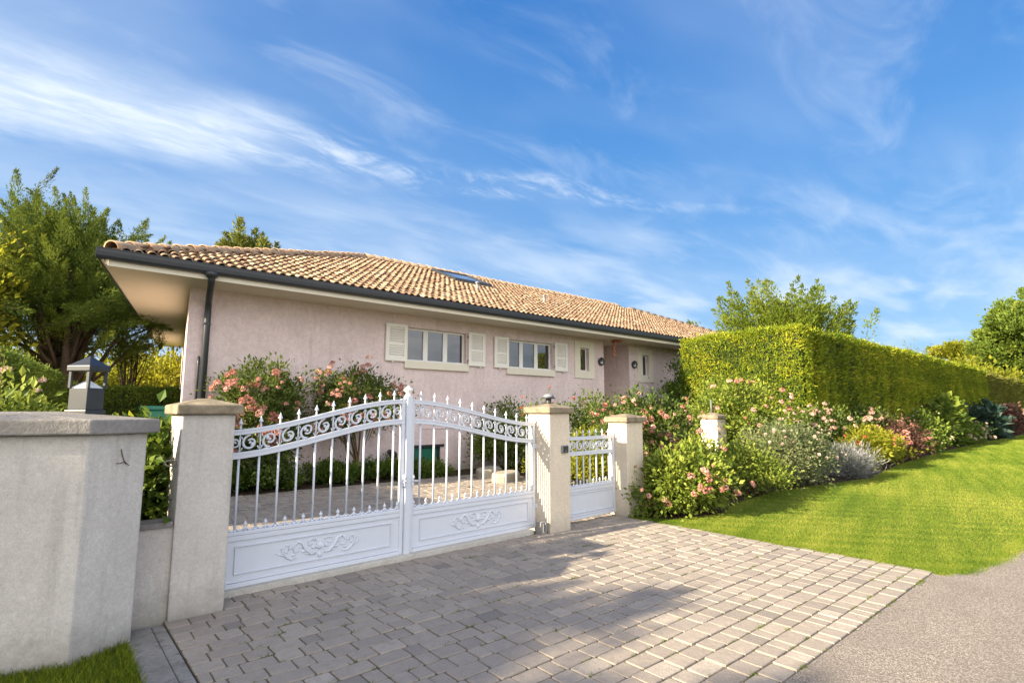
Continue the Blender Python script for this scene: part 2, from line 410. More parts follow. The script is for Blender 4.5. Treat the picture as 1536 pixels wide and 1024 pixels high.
# ------------------------------------------------------------------ ground
def sheet(name, poly, z, m, kind='structure'):
    mb = MB(); mb.add([(x, y, z) for x, y in poly], [tuple(range(len(poly)))])
    return tag(mb.build(name, m), kind=kind)
sheet('terrain', [(-600, -600), (600, -600), (600, 600), (-600, 600)], -.03, M['terrain'])
roadY = [(-60, 1.35), (.6, 1.36), (.7, 1.595), (6.97, 1.595), (7.15, 1.42), (8.1, 1.26), (9.3, 1.19), (14, 1.1), (70, 1.0)]
sheet('road', [(-60, -9), (70, -9)] + roadY[::-1], -.004, M['asphalt'])
lawn_edge = [(7.02, 1.57), (7.12, 1.44), (8.1, 1.28), (9.3, 1.21), (14, 1.12), (70, 1.02)]
bed_edge = [(7.02, 5.42), (7.3, 4.85), (8.3, 4.58), (9.3, 4.92), (11, 5.12), (12.5, 5.02), (14, 4.82), (15.5, 4.62), (17, 4.85), (20, 5.2), (26, 5.6), (34, 5.9), (58, 6.1), (70, 6.1)]
sheet('lawn', lawn_edge + bed_edge[::-1], -.006, M['lawn'])
sheet('flower_bed', bed_edge + [(70, 8.2), (18, 8.2), (18, 12.6), (7.02, 12.6)], .0, M['soil'])
sheet('garden_soil', [(-8, 11.6), (7.02, 11.6), (7.02, 13.5), (-8, 13.5)], .0, M['soil'])
sheet('verge', [(-8, 1.35), (.6, 1.35), (.62, 4.9), (.62, 5.3), (-8, 5.3)], -.008, M['lawn'])
sheet('back_garden', [(-30, 13.5), (2.2, 13.5), (2.2, 40), (-30, 40)], -.015, M['lawn'])

def pavers(name, x0, x1, y0, y1, row=.158, keep=None, seed=1):
    r = np.random.default_rng(seed)
    # rounded tumbled block template in unit box
    oct_ = [(-.5, -.43), (-.455, -.5), (.455, -.5), (.5, -.43), (.5, .43), (.455, .5), (-.455, .5), (-.5, .43)]
    tv = [(x, y, -1.) for x, y in oct_] + [(x, y, -.28) for x, y in oct_] + [(x * .98, y * .975, -.06) for x, y in oct_] + [(x * .94, y * .925, 0.) for x, y in oct_]
    tf = []
    for k in range(3):
        for i in range(8): tf.append((k * 8 + i, k * 8 + (i + 1) % 8, k * 8 + 8 + (i + 1) % 8, k * 8 + 8 + i))
    tf += [(24, 25, 26, 31), (31, 26, 27, 30), (30, 27, 28, 29)]
    P = []; Sc = []; R = []; va = []
    y = y0
    while y < y1 - .03:
        h = min(row, y1 - y); x = x0 + r.uniform(-.1, 0)
        while x < x1:
            w = r.choice([.12, .165, .215, .255], p=[.18, .40, .27, .15])
            a, b = max(x, x0), min(x + w, x1)
            if b - a > .04 and (keep is None or keep((a + b) / 2, y + h / 2)):
                P.append(((a + b) / 2, y + h / 2, .004 + r.normal(0, .0022))); Sc.append((b - a - .006 - r.uniform(0, .006), h - .006 - r.uniform(0, .006), .06))
                t = r.normal(0, .005, 3); t[2] *= 2.5
                R.append([[1, -t[2], t[1]], [t[2], 1, -t[0]], [-t[1], t[0], 1]]); va.append(np.clip(r.normal(.52, .17), 0, 1))
            x += w
        y += row
    return tag(instmesh(name, tv, tf, np.array(P), np.array(R), M['paver'], None, np.array(va), np.array(Sc)), kind='structure')
pavers('forecourt', .86, 6.98, 1.6, 5.44, seed=3)
pavers('gate_passage', 5.66, 6.98, 5.44, 6.1, seed=8)
pavers('driveway', -3.0, 9.7, 5.82, 11.55, seed=5, keep=lambda x, y: (x < 7.2 + (y - 5.8) * .45) and not (x > 5.2 and y < 6.1) and not (x < 1.3 and y < 7.4))
sheet('paving_bed', [(.86, 1.61), (6.96, 1.61), (6.96, 6.1), (5.0, 6.12), (9.9, 11.58), (-3, 11.58), (-3, 7.4), (.86, 7.4)], -.0045, M['joint'])
mb = MB(); mb.box(.60, .765, 2.2, 5.02, -.03, .012); mb.box(.771, .85, 2.2, 5.02, -.03, .004)
tag(mb.build('kerb_strip', M['slab'], bevel=.006), kind='structure')
a_ = math.atan2(.14, 3.94)
mb = MB(); mb.add([(1.275, 5.37, -.02), (5.08, 5.47, -.02), (5.08, 5.80, -.02), (1.275, 5.70, -.02), (1.275, 5.37, .055), (5.08, 5.47, .055), (5.08, 5.80, .055), (1.275, 5.70, .055)],
       [(3,2,1,0),(4,5,6,7),(0,1,5,4),(1,2,6,5),(2,3,7,6),(3,0,4,7)])
tag(mb.build('threshold_kerb', M['kerb'], bevel=.008), kind='structure')

# grass
def in_poly(x, y, poly):
    c = np.zeros(len(x), bool); n = len(poly)
    for i in range(n):
        x1, y1 = poly[i]; x2, y2 = poly[(i + 1) % n]
        if y1 == y2: continue
        m_ = ((y1 > y) != (y2 > y)) & (x < (x2 - x1) * (y - y1) / (y2 - y1) + x1); c ^= m_
    return c
def blades(name, P, L, W, lean, var, m):
    n = len(P); D = np.stack([rg.normal(0, lean, n), rg.normal(0, lean, n), np.ones(n)], 1)
    N = np.stack([rg.normal(0, 1, n), rg.normal(0, 1, n), np.zeros(n)], 1)
    return leaves(name, P, D, unit(N), L, W, var, m, fold=.05, shape=.35)
def scatter(poly, x0, x1, y0, y1, n, pw):
    u = rg.random(n); x = x0 + (x1 - x0) * u ** pw; y = rg.uniform(y0, y1, n)
    k = in_poly(x, y, poly); return x[k], y[k]
lp = lawn_edge + bed_edge[::-1]
lp = [(a + (.0 if i > 0 else 0), b) for i, (a, b) in enumerate(lp)]
x, y = scatter(lp, 6.97, 62, .95, 6.2, 680000, 2.6)
d = np.hypot(x, y)
x2 = rg.uniform(6.9, 15, 26000); y2 = np.interp(x2, [q[0] for q in lawn_edge], [q[1] for q in lawn_edge]) + rg.normal(-.02, .05, 26000)   # ragged edge to the road
x3 = rg.normal(6.99, .035, 9000); y3 = rg.uniform(1.5, 5.3, 9000)                   # ragged edge to the pavers
x = np.concatenate([x, x2, x3]); y = np.concatenate([y, y2, y3]); d = np.hypot(x, y); n = len(x)
kp = rg.normal(0, 1, (10, 2)) * np.array([.5, .8, 1.2, 1.8, 2.6, 4, 6, 9, 13, 18])[:, None]; patch = .5 + .085 * sum(np.sin(x * kp[q, 0] + y * kp[q, 1] + 1.3 * q) for q in range(10))
blades_o = blades('lawn_grass', np.stack([x, y, np.full(n, -.008)], 1), rg.uniform(.014, .036, n) * (1 + .012 * d), .0036 * np.maximum(1, d / 7.5), .75, patch * .9 + rg.normal(.05, .24, n), M['grass'])
tag(blades_o, kind='stuff')
vp = [(-3, 1.4), (.60, 1.4), (.60, 4.85), (-3, 4.9)]
x, y = scatter(vp, -3, .62, 3.0, 5.0, 60000, .6); n = len(x)
tag(blades('verge_grass', np.stack([x, y, np.full(n, -.008)], 1), rg.uniform(.03, .085, n), .0045, .55, rg.normal(.3, .25, n), M['hedge']), kind='stuff')
# weeds and moss in the joints of the forecourt
n = 300; cx = rg.uniform(1.0, 6.9, n); cy = 1.6 + .158 * rg.integers(0, 24, n)
w_ = rg.random(n) ** 3; kk = (5 + 60 * w_).astype(int)
P = np.concatenate([np.stack([rg.normal(a, .012 + .03 * w, k), rg.normal(b, .006 + .008 * w, k), np.full(k, -.008)], 1) for a, b, w, k in zip(cx, cy, w_, kk)])
tag(blades('joint_weeds', P, rg.uniform(.012, .035, len(P)), .006, 1.0, rg.normal(.5, .25, len(P)), M['moss']), kind='stuff')
n = 2600; gx_ = np.concatenate([rg.uniform(.7, 14, n // 2), rg.uniform(-1, 9, n // 2)]); gy_ = np.concatenate([np.interp(gx_[:n // 2], [q[0] for q in roadY], [q[1] for q in roadY]) - np.abs(rg.normal(0, .10, n // 2)), rg.uniform(-1, 1.5, n // 2)])
pb = [(1, 0, 0), (.3, .9, 0), (-.8, .6, 0), (-.7, -.7, 0), (.4, -.9, 0), (.5, .1, .7), (-.3, .1, .8)]
pf = [(0, 1, 5), (1, 2, 6), (1, 6, 5), (2, 3, 6), (3, 4, 6), (4, 5, 6), (4, 0, 5)]
za = rg.uniform(0, 6.28, n); Rr = np.zeros((n, 3, 3)); Rr[:, 0, 0] = np.cos(za); Rr[:, 0, 1] = -np.sin(za); Rr[:, 1, 0] = np.sin(za); Rr[:, 1, 1] = np.cos(za); Rr[:, 2, 2] = 1
tag(instmesh('road_grit', pb, pf, np.stack([gx_, gy_, np.full(n, -.005)], 1), Rr, M['grit'], None, rg.random(n), (.002 + .006 * rg.random((n, 1)) ** 3) * np.ones((1, 3))), kind='stuff')
n = 900; P = np.stack([rg.uniform(7.0, 13, n), np.zeros(n), np.full(n, .004)], 1)
bx_, by_ = [q[0] for q in bed_edge], [q[1] for q in bed_edge]
P[:, 1] = np.interp(P[:, 0], bx_, by_) + np.abs(rg.normal(0, .25, n))
leaves('fallen_leaves', P, np.stack([rg.normal(0, 1, n), rg.normal(0, 1, n), rg.normal(0, .2, n)], 1), np.tile([0, 0, 1.], (n, 1)), .04, .02, rg.random(n), M['maroon'])
tag(bpy.data.objects['fallen_leaves'], kind='stuff')

# ------------------------------------------------------------------ boundary pier, lanterns, pillars
pier = thing('boundary_pier', 'wide rendered pier with a weathered grey capstone at the left edge, carrying the large lantern', 'wall', (0, 4.8, 0))
px_ = [(-1.6, .45), (-.62, .13), (.27, -.19), (.62, .01), (.62, .30), (-.2, .62), (-1.6, .95)]
MB().prism(px_, -.05, 1.445).build('body', M['render'], pier, bevel=.012)
cp = [(-1.65, .38), (-.64, .06), (.275, -.255), (.69, -.03), (.69, .36), (-.19, .69), (-1.65, 1.02)]
MB().prism(cp, 1.447, 1.545, .45, 1.60).build('capstone', M['greycap'], pier, bevel=.012)

def big_lantern():
    t = thing('pillar_lantern', 'large open anthracite lantern with pyramid roof standing on the wide left pier', 'lantern', (.255, 5.0, 1.562), math.radians(43)); t.scale = (.72, .72, 1)
    MB().box(-.145, .145, -.145, .145, -.015, .012).box(-.118, .118, -.118, .118, .012, .05).build('base', M['lantern'], t, bevel=.006)
    MB().prism([(-.10, -.10), (.10, -.10), (.10, .10), (-.10, .10)], .05, .20, .97, .205).build('body', M['lantern'], t, bevel=.004)
    MB().prism([(-.09, -.09), (.09, -.09), (.09, .09), (-.09, .09)], .205, .207, 0, .268).build('diffuser', M['diffuser'], t)
    for sx in (-1, 1):
        for sy in (-1, 1):
            MB().box(sx * .098 - .012, sx * .098 + .012, sy * .098 - .012, sy * .098 + .012, .205, .325).build('post', M['lantern'], t)
    MB().prism([(-.125, -.125), (.125, -.125), (.125, .125), (-.125, .125)], .325, .362, 0, .44).build('lantern_roof', M['lantern'], t, bevel=.004)
big_lantern()

td = thing('dry_tendril', 'small dry ivy tendril clinging to the right face of the wide left pier', 'tendril', (.44, 4.70, 1.24))
MB().tube([(.02, .007, .10), (.03, .012, .055), (.045, .02, .015), (.055, .026, -.005)], .0035, 5).tube([(.045, .02, .012), (.02, .006, .004), (-.005, -.007, .006)], .0028, 5).tube([(.05, .022, .01), (.075, .037, -.015)], .0025, 5).build('twig', M['stem'], td, True)
lw = thing('low_wall', 'low rendered wall with a coping joining the left pier to the gate pillar', 'wall', (.75, 5.2, 0))
MB().box(-.13, .13, -.08, .10, -.05, .70).build('body', M['render'], lw)
MB().box(-.13, .125, -.105, .12, .702, .745).build('coping', M['cap'] if False else M['greycap'], lw, bevel=.006)

def pillar(label, x0, x1, y0, y1, zt, mat, capz=.028, over=.05, rise=.055):
    t = thing('gate_pillar', label, 'pillar', ((x0 + x1) / 2, (y0 + y1) / 2, 0), group='stone capped gate pillars')
    a, b = (x1 - x0) / 2, (y1 - y0) / 2
    MB().box(-a, a, -b, b, -.05, zt).build('shaft', mat, t, bevel=.010)
    q = [(-a - over, -b - over), (a + over, -b - over), (a + over, b + over), (-a - over, b + over)]
    MB().prism(q, zt + .002, zt + .002 + .078, .16, zt + .080 + rise).build('capstone', M['cap'], t, bevel=.012)
    return t
p1 = pillar('tall rendered pillar with stone cap at the left hinge of the white double gate', .88, 1.275, 5.08, 5.55, 1.575, M['render'])
p2 = pillar('cream pillar carrying the small intercom plate, between the double gate and the narrow gate', 5.25, 5.64, 5.33, 5.76, 1.575, M['cream'])
p3 = pillar('cream pillar half hidden by the climbing rose, right of the narrow gate', 7.0, 7.42, 5.4, 5.76, 1.43, M['cream'])
p4 = pillar('farthest cream pillar with a thin rod on its cap, standing among the roses', 12.65, 13.1, 7.0, 7.45, 1.42, M['cream'], rise=.08)
rod = thing('metal_rod', 'thin grey green metal rod standing upright on the distant pillar', 'rod', (12.85, 7.25, 1.5))
MB().tube([(0, 0, -.02), (0, 0, .40)], .03, 8).build('shaft', M['rod'], rod, True); MB().lathe([(.07, 0), (.07, .04), (.04, .05)], n=10).build('foot', M['galv'], rod, True)

ic = thing('intercom', 'small grey intercom plate fixed to the middle cream pillar', 'intercom', (5.525, 5.33, 1.085))
MB().box(-.06, .06, -.03, -.001, -.05, .055).build('housing', M['galv'], ic, bevel=.006)
MB().box(-.047, .05, -.034, -.0302, -.04, .045).build('faceplate', M['lantern'], ic, bevel=.002)
MB().lathe([(.009, 0), (.009, .004), (.006, .005)], (0, 0, 0), 10).build('button', M['galv'], ic, loc=(0, -.0345, -.02)).rotation_euler = (PI / 2, 0, 0)
sl = thing('post_light', 'small domed grey lamp on the cap of the middle cream pillar', 'lamp', (5.46, 5.56, 1.70))
MB().lathe([(.055, -.03), (.055, .004), (.04, .012), (.04, .075), (.045, .08)], n=14).build('base', M['lantern'], sl, True)
MB().lathe([(.095, .082), (.10, .092), (.075, .098)], n=16).build('rim', M['lantern'], sl, True)
MB().lathe([(.078, .0985), (.074, .122), (.05, .143), (.012, .152)], n=16).build('dome', M['dome'], sl, True)
gs = thing('gate_stop', 'squat grey block at the foot of the middle pillar beside the right gate leaf', 'gate stop', (5.155, 5.40, 0))
MB().prism([(-.05, -.055), (.05, -.055), (.05, .06), (-.05, .06)], -.02, .15, .85, .165).build('block', M['greycap'], gs, bevel=.012)
MB().box(-.035, -.012, -.07, -.056, .03, .14).box(.0, .03, -.075, -.056, .05, .15).build('bracket', M['galv'], gs, bevel=.004)
rg_ = thing('wall_ring', 'rusty iron ring on the left side of the tall left gate pillar', 'ring', (.88, 5.17, 1.19))
MB().tube([(-.045 + .04 * math.cos(a), 0, .022 * math.sin(a)) for a in [i * PI / 8 for i in range(17)]], .007, 6, False).build('ring', M['hinge'], rg_, True)

# ------------------------------------------------------------------ ornamental gates
def spiral(cx, cz, r0, turns, a0, sgn, n=22, shrink=.22):
    return [(cx + (r0 * (1 - (1 - shrink) * i / n)) * math.cos(a0 + sgn * 2 * PI * turns * i / n), 0,
             cz + (r0 * (1 - (1 - shrink) * i / n)) * math.sin(a0 + sgn * 2 * PI * turns * i / n)) for i in range(n + 1)]
def add_finial(mb, x, z, h=.078, n=8):
    k = h / .085
    mb.lathe([(.011 * k, 0), (.011 * k, .006 * k), (.007 * k, .01 * k), (.009 * k, .022 * k), (.022 * k, .028 * k), (.023 * k, .034 * k), (.013 * k, .052 * k), (.006 * k, .072 * k), (.001, .088 * k)], (x, 0, z), n)

def relief(t, xc, zc, w, h, y):
    mb = MB()
    for s in (-1, 1):
        X = lambda u: xc + s * u * w / 2
        mb.tube([(X(.10), y, zc - .32 * h), (X(.22), y, zc - .30 * h), (X(.34), y, zc - .05 * h), (X(.44), y, zc + .33 * h), (X(.54), y, zc + .42 * h), (X(.64), y, zc + .18 * h), (X(.60), y, zc - .10 * h), (X(.50), y, zc - .06 * h)], [.010, .014, .016, .015, .014, .012, .009, .007], 8)
        mb.tube([(X(.10), y, zc + .34 * h), (X(.2), y, zc + .46 * h), (X(.3), y, zc + .36 * h), (X(.28), y, zc + .14 * h), (X(.18), y, zc + .16 * h)], [.007, .009, .009, .007, .005], 8)
        mb.tube([(X(.54), y, zc - .38 * h), (X(.66), y, zc - .44 * h), (X(.78), y, zc - .28 * h), (X(.88), y, zc + .10 * h), (X(.82), y, zc + .36 * h), (X(.72), y, zc + .28 * h), (X(.74), y, zc + .06 * h)], [.006, .010, .012, .012, .010, .008, .006], 8)
        mb.tube([(X(.80), y, zc - .22 * h), (X(.92), y, zc - .10 * h), (X(1.02), y, zc)], [.010, .008, .003], 8)
        for u, v, r in ((.40, -.12, .016), (.30, -.26, .013), (.62, -.22, .013), (.70, .14, .012), (.86, -.05, .013), (.90, .2, .01), (.16, .0, .014), (.46, .12, .011), (.78, -.02, .011)):
            mb.ball((X(u), y, zc + v * h), r, 8, 5, (1.5, .8, .9))
    for k in range(7):
        a = math.radians(-62 + k * 124 / 6)
        mb.tube([(xc, y - .003, zc - .12 * h), (xc + .055 * math.sin(a), y - .003, zc - .12 * h + .075 * math.cos(a))], [.006, .011], 6)
    mb.ball((xc, y, zc - .42 * h), .024, 10, 6, (1, .7, 1.1)); mb.ball((xc, y, zc + .02 * h), .02, 10, 6, (1, .8, 1.2))
    return mb.build('relief_ornament', M['white'], t, True)

def gate_leaf(name, label, cat, loc, rz, L, nb, ztop, zlow, zp=(.06, .50), hasrelief=True, fr=.045, pitch0=None, group=None):
    """ztop/zlow: functions of u in 0..1 giving the upper and lower rail heights (rail centre lines)"""
    t = thing(name, label, cat, loc, rz, group)
    W = M['white']; n = 40
    for nm, fz, hh, th in (('top_rail', ztop, .050, .042), ('frieze_rail', zlow, .058, .042)):
        mb = MB()
        for off, hz, dy in ((0, hh / 2, th / 2), (hh * .30, hh * .14, th / 2 + .006), (-hh * .30, hh * .14, th / 2 + .006)):
            v = []; f = []
            for i in range(n + 1):
                x = L * i / n; z = fz(i / n) + off
                v += [(x, -dy, z - hz), (x, dy, z - hz), (x, dy, z + hz), (x, -dy, z + hz)]
            for i in range(n):
                for k in range(4): f.append((4 * i + k, 4 * i + (k + 1) % 4, 4 * i + 4 + (k + 1) % 4, 4 * i + 4 + k))
            f += [(3, 2, 1, 0), (4 * n, 4 * n + 1, 4 * n + 2, 4 * n + 3)]
            mb.add(v, f)
        mb.build(nm, W, t)
    # stiles
    for x, u in ((fr / 2, 0), (L - fr / 2, 1)):
        MB().box(x - fr / 2, x + fr / 2, -.024, .024, zp[0] - .01, ztop(u) + .03).build('stile', W, t, bevel=.004)
    # solid lower panel with mouldings
    MB().box(fr, L - fr, -.012, .012, zp[0], zp[1]).build('panel', W, t)
    mb = MB().box(fr, L - fr, -.03, .03, zp[1] - .002, zp[1] + .032).box(fr, L - fr, -.027, -.0122, zp[1] - .05, zp[1] - .004)
    mb.box(fr, L - fr, -.036, .036, zp[0] - .012, zp[0] + .03).box(fr, L - fr, -.027, -.0122, zp[0] + .032, zp[0] + .052)
    mb.build('panel_rail', W, t, bevel=.005)
    mb = MB(); ix = .14 if hasrelief else .06; z0, z1 = zp[0] + (.10 if hasrelief else .07), zp[1] - (.095 if hasrelief else .07); w = .011
    mb.box(ix, L - ix, -.027, -.0122, z1 - w, z1).box(ix, L - ix, -.027, -.0122, z0, z0 + w).box(ix, ix + w, -.027, -.0122, z0 + w, z1 - w).box(L - ix - w, L - ix, -.027, -.0122, z0 + w, z1 - w)
    mb.build('panel_moulding', W, t, bevel=.004)
    if hasrelief: relief(t, L / 2, (z0 + z1) / 2, .84, .185, -.014)
    # bars, finials, scrolls, crest
    p = (L - 2 * fr) / nb; xs = [fr + p * (i + .5) for i in range(nb)]
    for i, x in enumerate(xs):
        u = x / L
        b = MB().tube([(x, 0, zp[1] + .03), (x, 0, zlow(u) - .02)], .0115, 8).lathe([(.018, 0), (.016, .012), (.0115, .02)], (x, 0, zp[1] + .03), 8)
        b.tube([(x, 0, zlow(u) + .025), (x, 0, ztop(u) - .02)], .008, 8).tube([(x, 0, ztop(u) + .02), (x, 0, ztop(u) + .055)], .009, 8)
        bar = b.build('bar', W, t, True)
        f = MB(); add_finial(f, x, ztop(u) + .05); f.build('finial', W, bar, True)
    edges = [fr + .0] + xs + [L - fr]
    for i in range(len(edges) - 1):
        x0, x1 = edges[i], edges[i + 1]; xc = (x0 + x1) / 2; u = xc / L; half = (x1 - x0) / 2
        zt, zl = ztop(u) - .028, zlow(u) + .032; zc = (zt + zl) / 2; hh = (zt - zl) / 2
        r = min(half * .98, hh * .94)
        mb = MB()
        if half > p * .35:
            s = 1 if i % 2 else -1
            m_ = MB().tube(spiral(0, 0, r, 1.12, PI / 2 if s > 0 else PI * 1.5, s, shrink=.34), [.0115] * 8 + [.0105] * 8 + [.0095] * 7, 7)
            m_.ball((0, 0, 0), .014, 8, 5)
            m_.ball((s * r * .30, 0, -s * r * .30), .017, 8, 5, (1, .8, 1.3))
            m_.tube([(s * -r * .95, 0, r * .55), (-s * r * 1.08, 0, r * .92)], [.007, .004], 6).tube([(s * r * .95, 0, -r * .55), (s * r * 1.1, 0, -r * .95)], [.007, .004], 6)
            m_.tube([(s * r * .9, 0, r * .55), (s * r * 1.12, 0, r * .95)], [.006, .003], 6).tube([(-s * r * .9, 0, -r * .55), (-s * r * 1.12, 0, -r * .95)], [.006, .003], 6)
        else:
            m_ = MB().tube(spiral(0, 0, min(r * 1.0, hh * .8), 1.2, PI / 2, 1 if i else -1, 16), .0075, 6).ball((0, 0, hh * .5), .012, 8, 5)
        sl_ = (ztop(min(1, u + .02)) - ztop(max(0, u - .02))) / (L * (min(1, u + .02) - max(0, u - .02)))
        m_.v = [(a + xc, b_, c_ + zc + a * sl_) for a, b_, c_ in m_.v]
        m_.build('scroll', W, t, True)
    mids = [fr + p * i for i in range(nb + 1)]
    zc = zp[1] + .032
    for i, x in enumerate(mids):
        if i in (0, nb): x = x + (.02 if i == 0 else -.02)
        c = MB(); c.tube([(x, 0, zc - .004), (x, 0, zc + .04)], [.013, .009], 6).ball((x, 0, zc + .055), .021, 8, 5, (.9, .7, 1))
        c.tube([(x, 0, zc + .07), (x, 0, zc + .088)], [.010, .002], 6)
        for s in (-1, 1):
            if (i == 0 and s < 0) or (i == nb and s > 0): continue
            c.tube([(x + s * (.5 * p) * q, 0, zc + .004 + .034 * (2 * q - 1) ** 2) for q in (.06, .2, .35, .5, .65, .8, .95)], [.006, .007, .0075, .008, .0075, .007, .006], 6)
        c.build('crest', W, t, True)
    return t
def ogee(a, b): return lambda u: a + (b - a) * (lambda s: s * s * (3 - 2 * s))(max(0, min(1, .02 + u * .97)))
gA, gB = (1.29, 5.478), (5.232, 5.618); GL = math.hypot(gB[0] - gA[0], gB[1] - gA[1]); LL = 1.865; ga = math.atan2(gB[1] - gA[1], gB[0] - gA[0])
gl = gate_leaf('gate_leaf', 'left leaf of the white double gate, hinged on the tall rendered pillar', 'gate', (*gA, 0), ga, LL, 10, ogee(1.405, 1.712), ogee(1.195, 1.49), group='white double gate leaves')
PW = .072
pos = lambda d: (gA[0] + d * math.cos(ga), gA[1] + d * math.sin(ga), 0)
L2 = GL - LL - PW - .012
gr = gate_leaf('gate_leaf', 'right leaf of the white double gate, with the ball topped centre post', 'gate', pos(LL + PW + .008), ga, L2, 10, (lambda f: (lambda u: f(1 - u)))(ogee(1.425, 1.712)), (lambda f: (lambda u: f(1 - u)))(ogee(1.20, 1.49)), group='white double gate leaves')
cpst = MB().box(-PW - .004, -.004, -.055, .03, .012, 1.775).build('centre_post', M['white'], gr, bevel=.006)
MB().lathe([(.030, 0), (.030, .02), (.022, .026), (.022, .036), (.050, .058), (.056, .07), (.048, .084), (.026, .098), (.010, .106), (.006, .118), (.001, .122)], (-PW / 2 - .004, -.012, 1.775), 16).build('ball_finial', M['shutter'], cpst, True)
for s in (-1, 1):
    h_ = MB().box(-PW / 2 - .004 + s * .048 - .014, -PW / 2 - .004 + s * .048 + .014, -.075, -.028, .78, .90)
    xh = -PW / 2 - .004 + s * .048
    h_.tube([(xh, -.08, .83), (xh + s * .01, -.10, .835), (xh + s * .05, -.105, .83)], [.009, .009, .007], 8).ball((xh, -.085, .875), .012)
    h_.build('handle', M['white'], gr, bevel=.003)
for zh in (.3, 1.1): MB().box(-.03, .0, -.035, .035, zh, zh + .06).build('hinge', M['white'], gl, bevel=.004)
for zh in (.3, 1.1): MB().box(L2, L2 + .03, -.035, .035, zh, zh + .06).build('hinge', M['white'], gr, bevel=.004)
sA, sB = (5.65, 5.60), (6.99, 5.66)
sg = gate_leaf('garden_gate', 'narrow white pedestrian gate with a straight top, between the two cream pillars', 'gate', (*sA, 0), math.atan2(.06, 1.34), math.hypot(1.34, .06), 8, lambda u: 1.205, lambda u: .985, zp=(.06, .485), hasrelief=False, fr=.05)

# ------------------------------------------------------------------ the house
HX, HY, ZS = 2.22, 13.0, 4.20
house = thing('house', 'long pink rendered bungalow with clay tile roof and louvred shutters behind the gate', 'house', (HX, HY, 0))
def H(o): o.location = (-HX, -HY, 0); return o        # children are written in world coordinates
def wallgrid(mb, x0, x1, z0, z1, holes, Y, depth):
    xs = sorted({x0, x1} | {h[0] for h in holes} | {h[1] for h in holes}); zs = sorted({z0, z1} | {h[2] for h in holes} | {h[3] for h in holes})
    for i in range(len(xs) - 1):
        for k in range(len(zs) - 1):
            cx, cz = (xs[i] + xs[i + 1]) / 2, (zs[k] + zs[k + 1]) / 2
            if any(h[0] < cx < h[1] and h[2] < cz < h[3] for h in holes): continue
            mb.add([(xs[i], Y, zs[k]), (xs[i + 1], Y, zs[k]), (xs[i + 1], Y, zs[k + 1]), (xs[i], Y, zs[k + 1])], [(0, 1, 2, 3)])
    for a, b, c, d in holes:
        e = Y + depth
        mb.add([(a, Y, c), (b, Y, c), (b, Y, d), (a, Y, d), (a, e, c), (b, e, c), (b, e, d), (a, e, d)],
               [(0, 4, 5, 1), (1, 5, 6, 2), (2, 6, 7, 3), (3, 7, 4, 0), (4, 7, 6, 5)])
wins = [(7.42, 9.40, 2.96, 3.88), (11.01, 12.98, 2.96, 3.86)]
slots = [(14.32, 14.78, 3.02, 3.84), (17.95, 18.38, 3.0, 3.82)]
mb = MB()
wallgrid(mb, HX, 15.62, -.1, ZS, wins + [slots[0], (7.70, 8.55, -.05, .70)], HY, .22)
wallgrid(mb, 17.13, 28, -.1, ZS, [slots[1]], HY, .22)
mb.add([(15.62, HY, -.1), (15.62, 14.25, -.1), (15.62, 14.25, ZS), (15.62, HY, ZS), (17.13, HY, -.1), (17.13, 14.25, -.1), (17.13, 14.25, ZS), (17.13, HY, ZS)],
       [(0, 1, 2, 3), (1, 5, 6, 2), (5, 4, 7, 6)])
mb.add([(HX, HY, -.1), (4.2, 25.3, -.1), (28, 25.3, -.1), (28, HY, -.1), (HX, HY, ZS), (4.2, 25.3, ZS), (28, 25.3, ZS), (28, HY, ZS)], [(1, 0, 4, 5), (2, 1, 5, 6), (3, 2, 6, 7)])
H(mb.build('wall', M['pink'], house))
# windows
for k, (a, b, c, d) in enumerate(wins):
    y0, y1 = HY + .13, HY + .19; w = .055
    m_ = MB().box(a, b, y0, y1, d - w, d).box(a, b, y0, y1, c, c + w)
    third = (b - a) / 3
    m_.box(a, a + w, y0, y1, c + w, d - w).box(b - w, b, y0, y1, c + w, d - w)
    for j in (1, 2):
        m_.box(a + j * third - .075, a + j * third + .075, y0 - .004, y1, c + w, d - w)
    wf = H(m_.build('window', M['pvc'], house, bevel=.004))
    m_ = MB()
    for j in range(3):
        xa = a + w if j == 0 else a + j * third + .075; xb = b - w if j == 2 else a + (j + 1) * third - .075
        m_.box(xa, xb, y0 + .03, y0 + .04, c + w, d - w)
    m_.build('pane', M['glass'], wf)
    MB().box(a - .09, b + .04, HY - .085, HY + .128, c - .205, c - .004).build('sill', M['trim'], wf, bevel=.006)
    MB().box(a, b, HY - .02, HY + .126, c - .002, c + .02).build('sill_board', M['pvc'], wf, bevel=.004)
